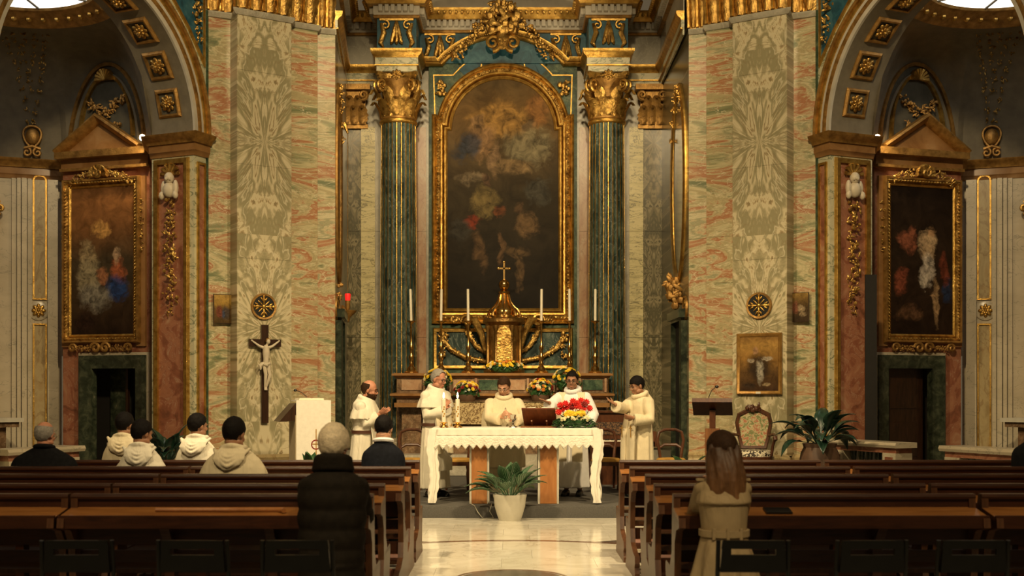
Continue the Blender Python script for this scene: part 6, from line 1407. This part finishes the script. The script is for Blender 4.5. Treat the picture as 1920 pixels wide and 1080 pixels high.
# grey-haired priest with joined hands
f = standing('grey-haired priest in glasses and white habit, hands lifted before his chest, near the lit candles', 815, 16.55, R_(-134), 694, 'skinpink', 12, -16, recede, 'hairgrey', (832, 766, 16.34), (836, 764, 16.42), (.5, -.5, -.8), (-.5, -.5, -.8), ((-.25, .6, .9), (-.9, .2, 0), -1), ((.25, .6, .9), (.9, .2, 0), -1), glasses='black', lean=.03, hs=1.10, wide=1.03, curlR=.35, curlL=.35, hem=.12)
collar_hood(f, 'habit', .20, .19); belt(f, 1.0*f.k, .212, .162); panel(f, -.14, .14, .38, 1.22*f.k, .15, .205, 'habit', 'scapular')
for sx in (-1, 1): panel(f, sx*.10-.045, sx*.10+.045, .62, 1.25*f.k, .16, .222, 'stole', 'stole'); crossmark(f, sx*.10, .238, .98)
# celebrant at the middle of the altar
f = standing('young priest with short brown hair bowing over a glass cruet behind the altar table', 945, 16.50, R_(180), 708, 'skin', -14, -30, short_hair, 'hairbrown', (941, 782, 16.12), (963, 785, 16.12), (.8, -.2, -.7), (-.8, -.2, -.7), ((-.35, .75, .5), (-.8, -.1, .1), -1), ((.35, .75, .35), (.8, -.1, .1), -1), glasses='silver', kind='chasuble', mat='cream', lean=.06, hs=1.08, wide=1.08, curlR=.9, curlL=.9)
b = MB(); N, sh = f.N, f.sh
b.loft([ringv(.42, 0, .02, .30, .20, .05, 8), ringv(.8, 0, .02, .30, .20, .04, 8), ringv(1.05, 0, .03, .315, .205, .02, 8), ringv(sh-.16, 0, .045, .305, .19, .01, 8), ringv(sh-.02, 0, .05, .235, .14, 0), ringv(sh+.05, 0, .055, .15, .105, 0), ringv(N+.05, 0, .058, .09, .085, 0)])
f.cloth('chasuble', 'cream', b); collar_hood(f, 'cream', .16)
CRU = (f.loc, f.rz, f.WR.copy())
MB().tube([f.WL-Vector((0, .01, 0)), f.WL+Vector((0, .022, .004))], .034, 14).build('wrist_watch', 'black', f.o, True)
# priest with dark glasses, open hand
f = standing('black-haired priest with dark glasses in white alb and stole behind the red flowers', 1074, 16.7, R_(164), 697, 'skintan', 8, -10, short_hair, 'hairblack', (1030, 755, 16.3), (1100, 800, 16.45), (.5, -.6, -.6), (-.7, -.5, -.6), ((.75, .55, .30), (-.1, -.1, 1), 1), ((.3, .9, .2), (.9, .1, .3), -1), glasses='black', kind='alb', mat='alb', hs=1.06, wide=1.04, curlR=.2, hem=.12)
collar_hood(f, 'alb', .16)
for sx in (-1, 1): panel(f, sx*.115-.075, sx*.115+.075, .50, f.sh+.055, .07, .215, 'stole', 'stole')
# friar with outstretched hand
f = standing('black-haired priest with thin glasses in a cream robe, arm stretched towards the altar', 1200, 16.6, R_(122), 706, 'skintan', -8, -20, lambda x, y, z: (z > .045 if y > .055 else (z > .020 if y > .02 else (z > -.03 if abs(x) > .05 and y > -.03 else z > -.065))), 'hairblack', (1153, 758, 16.35), (1187, 783, 16.30), (.2, -.5, -.8), (-.5, -.5, -.8), ((.1, .8, .45), (-.5, .0, .9), 1), ((.75, .5, .05), (0, -.7, .3), -1), glasses='silver', mat='cream', hs=1.06, wide=1.06, curlR=.2, curlL=.8, hem=.06)
collar_hood(f, 'cream', .18); panel(f, -.13, .13, .12, 1.22*f.k, .15, .21, 'cream', 'scapular')
for sx in (-1, 1): panel(f, sx*.10-.05, sx*.10+.05, .42, 1.22*f.k, .16, .228, 'stole', 'stole'); crossmark(f, sx*.10, .245, .95, .06)
# cruet held by the celebrant
m_ = Matrix.Translation(CRU[0]) @ Matrix.Rotation(CRU[1], 4, 'Z'); wp = m_ @ (CRU[2]+Vector((-.05, .06, .035)))
M['glass'] = plain('clear_glass', (.8, .8, .78), .05); M['glass'].node_tree.nodes['Principled BSDF'].inputs['Transmission Weight'].default_value = .85
cr = thing('cruet', 'slender glass cruet in the hands of the bowing priest', 'cruet', tuple(wp))
MB().lathe([(0, -.06), (.018, -.06), (.02, -.03), (.018, .01), (.008, .03), (.008, .06), (.014, .08)], (0, 0, 0), 14).build('bottle', 'glass', cr, True); MB().ell((0, 0, .085), (.009, .009, .012), 8, 6).build('stopper', 'silver', cr, True)

# ------------------------------------------------------------------ people in the pews, seen from behind
def sitter(label, px, row, top_py, skin, hair, hmat, mat, garment, yaw=0, pitch=-8, hood=True, wide=1.0, shz=.295, lean=0.0, hs=1.0, collar=None, glasses=None, dd=.26, rz=0.0):
    d = ROWD[row]+dd; x = wx(px, d); top = wz(top_py, d)
    f = Fig(label, (x, d, 0), rz, skin, (0, lean+.02, top-.125), yaw, pitch, 0, hs)
    N = top-.285; sh = top-.335; f.N, f.sh, f.lean = N, sh, lean
    f.torso([(0, 0, .50, .14, .11), (0, 0, .62, .13, .10), (0, lean*.6, .85, .13, .09), (0, lean*.9, sh-.02, .12, .07), (0, lean, N+.05, .055, .055)])
    for sx in (-1, 1):
        S_ = Vector((sx*.150*wide, lean*.9, sh-.03)); W_ = Vector((sx*.06, .32+lean, .62)); E_, W_ = ik(S_, W_, .28, .25, (sx*.6, -.5, -.6))
        f.limb([S_, E_, W_], [.036, .034, .026]); hand(f.b, W_, (-sx*.4, .7, -.2), (-sx*.2, 0, -1), sx, .6)
        f.limb([(sx*.09, .02, .54), (sx*.11, .36, .53), (sx*.11, .20, .09)], [.075, .055, .036]); f.limb([(sx*.11, .17, .05), (sx*.115, .30, .035)], [.036, .026])
        setattr(f, 'A%d' % sx, (S_, E_, W_))
    f.done(); shell(f.H, hair, hmat, f.o)
    if glasses: f.glasses(glasses)
    b = MB(); w = wide
    if hood: rows = [(.465, .05, .285, .19, .03), (.60, .03, .285, .18, .03), (.80, lean*.5, .278, .165, .022), (.95, lean*.8, .262, .155, .012), (sh-.07, lean*.9, .240, .145, .004), (sh-.01, lean*.9, .205, .125, 0), (sh+.045, lean*.95, .150, .10, 0), (N+.045, lean, .085, .08, 0)]
    else: rows = [(.465, .05, .235, .17, .02), (.60, .03, .23, .15, .02), (.80, lean*.5, .232, .14, .01), (.95, lean*.8, .240, .14, .006), (sh-.06, lean*.9, .236, .13, 0), (sh-.01, lean*.9, .215, .115, 0), (sh+.04, lean*.95, .150, .095, 0), (N+.04, lean, .08, .078, 0)]
    b.loft([ringv(z, 0, cy, rx*w, ry, fo, 7, px*.3) for (z, cy, rx, ry, fo) in rows])
    for sx in (-1, 1):
        S_, E_, W_ = getattr(f, 'A%d' % sx); b.tube([S_+Vector((-sx*.03, 0, -.03)), S_.lerp(E_, .5), E_, W_-(W_-E_)*.12], [.062, .07, .07, .075], 16)
        b.tube([(sx*.09, .04, .55), (sx*.115, .26, .56), (sx*.115, .37, .52), (sx*.115, .23, .20)], [.10, .09, .085, .08], 16)
    f.cloth(garment, mat, b)
    for sx in (-1, 1): bb = MB(); bb.tube([(sx*.11, .15, .05), (sx*.115, .26, .045), (sx*.118, .34, .03)], [.046, .045, .024], 10); bb.box(sx*.115-.038, sx*.115+.038, .12, .32, 0, .02); f.cloth('shoe', 'shoe', bb, .01, 2)
    if hood: 
        b = MB(); rr = random.Random(px)
        ox = rr.uniform(-.02, .02)
        P = [(.092*cos(a), lean+.085*sin(a), N+.038-.015*sin(a)+.006*sin(3*a)) for a in [2*pi*k/22 for k in range(23)]]; b.tube(P, .027, 10, caps=False)
        b.loft([ringv(N+.045, 0, lean-.065, .098, .030, n=28), ringv(N+.0, 0, lean-.115, .128, .030, .03, 5, n=28), ringv(N-.05, ox, lean-.145, .135, .024, .05, 5, n=28), ringv(N-.10, ox, lean-.160, .100, .020, .05, 5, n=28), ringv(N-.145, ox*2, lean-.165, .025, .014, n=28)])
        for q, (wd_, dp, zz, r_, yo) in enumerate(((.150, .110, .035, .015, .030), (.125, .070, .02, .014, .022), (.100, .035, .01, .013, .012))):
            P = [(ox*(1-x_*x_)+x_*wd_, lean-.055-.100*(1-x_*x_)-yo*(1-x_*x_), N+zz*abs(x_)**1.5-dp*(1-abs(x_)**1.5)) for x_ in [(-1+2*k/20) for k in range(21)]]; b.tube(P, r_, 8)
        f.cloth('hood', mat, b, .0075, 2)
    if collar:
        b = MB(); P = [(.080*cos(a), lean+.0+.075*sin(a), N+.045+.015*sin(a)*-1) for a in [2*pi*k/22 for k in range(23)]]; b.tube(P, [.022]*23, 8, caps=False); b.build('collar', collar, f.o, True)
    return f
sitter('elderly bald man in a black coat, sitting apart from the friars by the chapel', 83, 1, 790, 'skinpink', bald, 'hairgrey', 'blackcloth', 'coat', -14, -10, False, 1.30, hs=1.0, collar='blackcloth', glasses='silver')
sitter('friar in a cream hooded habit seated in front of the dark doorway', 233, 0, 773, 'skintan', short_hair, 'hairblack', 'cream', 'habit', -22, -10, True, .86)
sitter('friar in a white hooded habit seated one row behind the friar by the doorway', 265, 1, 787, 'skintan', short_hair, 'hairblack', 'habit', 'habit', -34, -14, True, .86)
sitter('friar in a white hooded habit with head turned, seated by the dark green plant', 370, 0, 775, 'skintan', short_hair, 'hairblack', 'habit', 'habit', -40, -8, True, .84)
sitter('broad friar in a cream hooded habit, alone in the third row', 438, 2, 785, 'skintan', short_hair, 'hairblack', 'cream', 'habit', -16, -20, True, 1.10, hs=1.10)
f = sitter('man in a dark navy suit with pale collar bowing his head near the bald friar', 717, 1, 779, 'skin', short_hair, 'hairblack', 'navy', 'suit_jacket', -8, -26, False, .87, lean=.09, collar='alb', dd=.32)
sitter('person in a black coat seated by the wall, partly hidden past the pews', 1952, 1, 772, 'skin', short_hair, 'hairblack', 'blackcloth', 'coat', 0, -8, False, 1.15)

# ------------------------------------------------------------------ two people kneeling at the fifth row
def kneeler(label, px, d, top_py, skin, hs, yaw, pitch, lean, sw=.15):
    x = wx(px, d); top = wz(top_py, d); f = Fig(label, (x, d, 0), 0, skin, (0, lean+.04, top-.125), yaw, pitch, 0, hs)
    f.N, f.sh, f.lean = top-.27, top-.325, lean
    f.torso([(0, -.02, .62, .13, .10), (0, 0, .76, .12, .09), (0, lean*.6, .92, .125, .09), (0, lean*.9, f.sh-.02, .12, .07), (0, lean, f.N+.05, .052, .052)])
    for sx in (-1, 1):
        S_ = Vector((sx*sw, lean*.9, f.sh-.02)); W_ = Vector((sx*.05, .37, .98)); E_, W_ = ik(S_, W_, .27, .25, (sx*.35, -.05, -.9))
        f.limb([S_, E_, W_], [.036, .034, .026]); hand(f.b, W_, (-sx*.5, .3, .6), (-sx*.6, .1, -.3), -sx, .5); setattr(f, 'A%d' % sx, (S_, E_, W_))
        f.limb([(sx*.09, -.03, .64), (sx*.10, .02, .29), (sx*.10, -.40, .22)], [.08, .058, .036]); f.limb([(sx*.10, -.40, .20), (sx*.10, -.44, .08)], [.034, .024])
    f.done(); return f
f = kneeler('white-haired man in a dark brown quilted coat kneeling at the fifth pew, seen from behind', 622, 7.44, 800, 'skinpink', 1.06, -6, -14, .05, .148)
shell(f.H, lambda x, y, z: (z > .05 if y > .03 else z > (-.02 if y > -.03 else -.075)), 'hairwhite', f.o, 'hair', 1.12, .014, .006)
b = MB(); rows = []
zt, zb_ = f.sh+.04, .30; n = 60
for i in range(n+1):
    t = i/n; z = zb_+(zt-zb_)*t; q = abs(sin(pi*(z-.02)/.125)); bu = .0+.014*q
    if z < .55: rx, ry = .198+.03*(.55-z), .17
    else: rx, ry = .196+.014*min(1, (z-.55)/.35), .155
    if z > f.sh-.08: e = (z-(f.sh-.08))/.12; rx = rx*(1-.52*e*e); ry = ry*(1-.34*e*e)
    rows.append(ringv(z, 0, f.lean*min(1, max(0, (z-.6)/.5))-.01, rx+bu, ry+bu, .006, 5))
b.loft(rows)
for sx in (-1, 1):
    S_, E_, W_ = getattr(f, 'A%d' % sx); P = []; R = []
    for i in range(25):
        t = i/24*2; p = S_.lerp(E_, t) if t <= 1 else E_.lerp(W_, (t-1)*.9); P.append(p+Vector((0, 0, -.015))); R.append(.082+.012*abs(sin(t*pi*2.5)))
    b.tube(P, [r_*.86 for r_ in R], 16)
f.cloth('quilted_coat', 'puffer', b, .009, 2)
b = MB()
for k in range(3): b.tube([((.094+.006*k)*cos(a), f.lean+.012+(.09)*sin(a), f.N+.055-.03*k-.02*sin(a)) for a in [2*pi*q/24 for q in range(25)]], .032, 10, caps=False)
f.cloth('collar', 'puffer', b, .011, 2)
f = kneeler('woman with long brown hair in a belted beige trench coat kneeling at the fifth pew', 1357, 7.44, 812, 'skin', 1.0, 24, -12, .04, .125)
b = MB(); rows = []
for (z, rx, ry, fo) in ((.24, .250, .25, .11), (.42, .222, .215, .09), (.60, .180, .165, .05), (.72, .148, .132, .015), (.76, .143, .126, .004), (.84, .150, .130, .004), (.95, .162, .134, 0), (f.sh-.06, .162, .125, 0), (f.sh+.0, .145, .11, 0), (f.sh+.035, .110, .09, 0), (f.N+.04, .075, .075, 0)):
    rows.append(ringv(z, 0, f.lean*min(1, max(0, (z-.6)/.5))-.02, rx, ry, fo, 8, .7))
b.loft(rows)
for sx in (-1, 1):
    S_, E_, W_ = getattr(f, 'A%d' % sx); b.ell(S_+Vector((0, 0, -.012)), (.062, .07, .055), 14, 10); b.tube([S_+Vector((0, 0, -.015)), S_.lerp(E_, .5), E_, E_.lerp(W_, .85)], [.060, .058, .056, .055], 16)
f.cloth('trench_coat', 'trench', b, .010, 3)
MB().sweep([(.152*cos(-a), .136*sin(-a)-.012) for a in [2*pi*i/40 for i in range(40)]], [(-.008, .725), (.008, .725), (.010, .765), (-.008, .765)], closed=True).build('coat_belt', 'trench', f.o, True)
for x_ in (-.085, 0, .085): yv = -.012-.140*sqrt(max(0, 1-(x_/.155)**2)); MB().box(x_-.009, x_+.009, yv-.008, yv+.010, .712, .782).build('belt_loop', 'trench', f.o, True)
b = MB(); b.loft([ringv(.925, 0, .010, .172, .148, .0, n=40), ringv(.94, 0, .010, .176, .152, .0, n=40), ringv(f.sh-.06, 0, .016, .168, .133, n=40), ringv(f.sh+.01, 0, .02, .138, .108, n=40)]); f.cloth('storm_flap', 'trench', b, .010, 1)
for sx in (-1, 1): MB().box(sx*.125-.045, sx*.125+.045, .0, .045, f.sh+.022, f.sh+.036, Matrix.Translation((0, 0, 0)) @ Matrix.Rotation(0, 4, 'Y')).build('epaulette', 'trench', f.o, True)
# long hair: cap plus locks falling down the back
shell(f.H, lambda x, y, z: (z > .06 if y > .05 else z > -.06), 'hairbrown', f.o, 'hair', 1.13, .014, .004)
m, nt, b_ = newmat('long_brown_hair'); v = coords(nt); x_, y_, z_ = sepxyz(nt, v)
c = ramp(nt, z_, [(0, (.30, .14, .045)), (1, (.05, .022, .010))]); mp = mth(nt, 'DIVIDE', mth(nt, 'SUBTRACT', z_, .80), .50, clamp=True)
c = ramp(nt, mp, [(0, (.46, .25, .095)), (.4, (.22, .10, .036)), (1, (.05, .023, .010))]); c = mix(nt, .5, c, ramp(nt, noise(nt, coords(nt, (14, 14, .7)), 8, 3), [(.35, (.35, .35, .35)), (.65, (1, 1, 1))]), 'MULTIPLY')
fin(b_, c, .6, 0, nt); M['longhair'] = m
rnd = random.Random(5); hb_ = MB(); hz = f.H.translation.z; hy = f.H.translation.y
for k in range(34):
    a = radians(180+rnd.uniform(4, 176)); x0_, y0_ = .082*cos(a), hy-.012+.088*sin(a)*.98; ln = rnd.uniform(.40, .53)-.06*abs(cos(a)); zt_ = hz+rnd.uniform(-.02, .05)
    P = []; 
    for i in range(10):
        t = i/9; P.append((x0_*(1+.30*t)+.02*t+.010*sin(t*7+k), min(y0_, hy-.02)-.05*t-.055*sin(pi*min(1, t*1.3))*.8+.006*sin(t*9+k*2)-.02, zt_-ln*t))
    hb_.tube(P, [.020, .024, .026, .027, .027, .026, .024, .020, .014, .005], 7)
hb_.ell((0, hy-.04, hz-.06), (.088, .075, .13), 16, 12)
o = hb_.build('long_hair', 'longhair', f.o, True); soften(o, .007, 2, .3)

# turn remeshed figures into plain meshes
bpy.context.view_layer.update(); dg = bpy.context.evaluated_depsgraph_get()
for o in REM:
    me = bpy.data.meshes.new_from_object(o.evaluated_get(dg)); mats = [m_ for m_ in o.data.materials]; o.modifiers.clear(); o.data = me
    if not me.materials:
        for m_ in mats: me.materials.append(m_)
    me.shade_smooth()
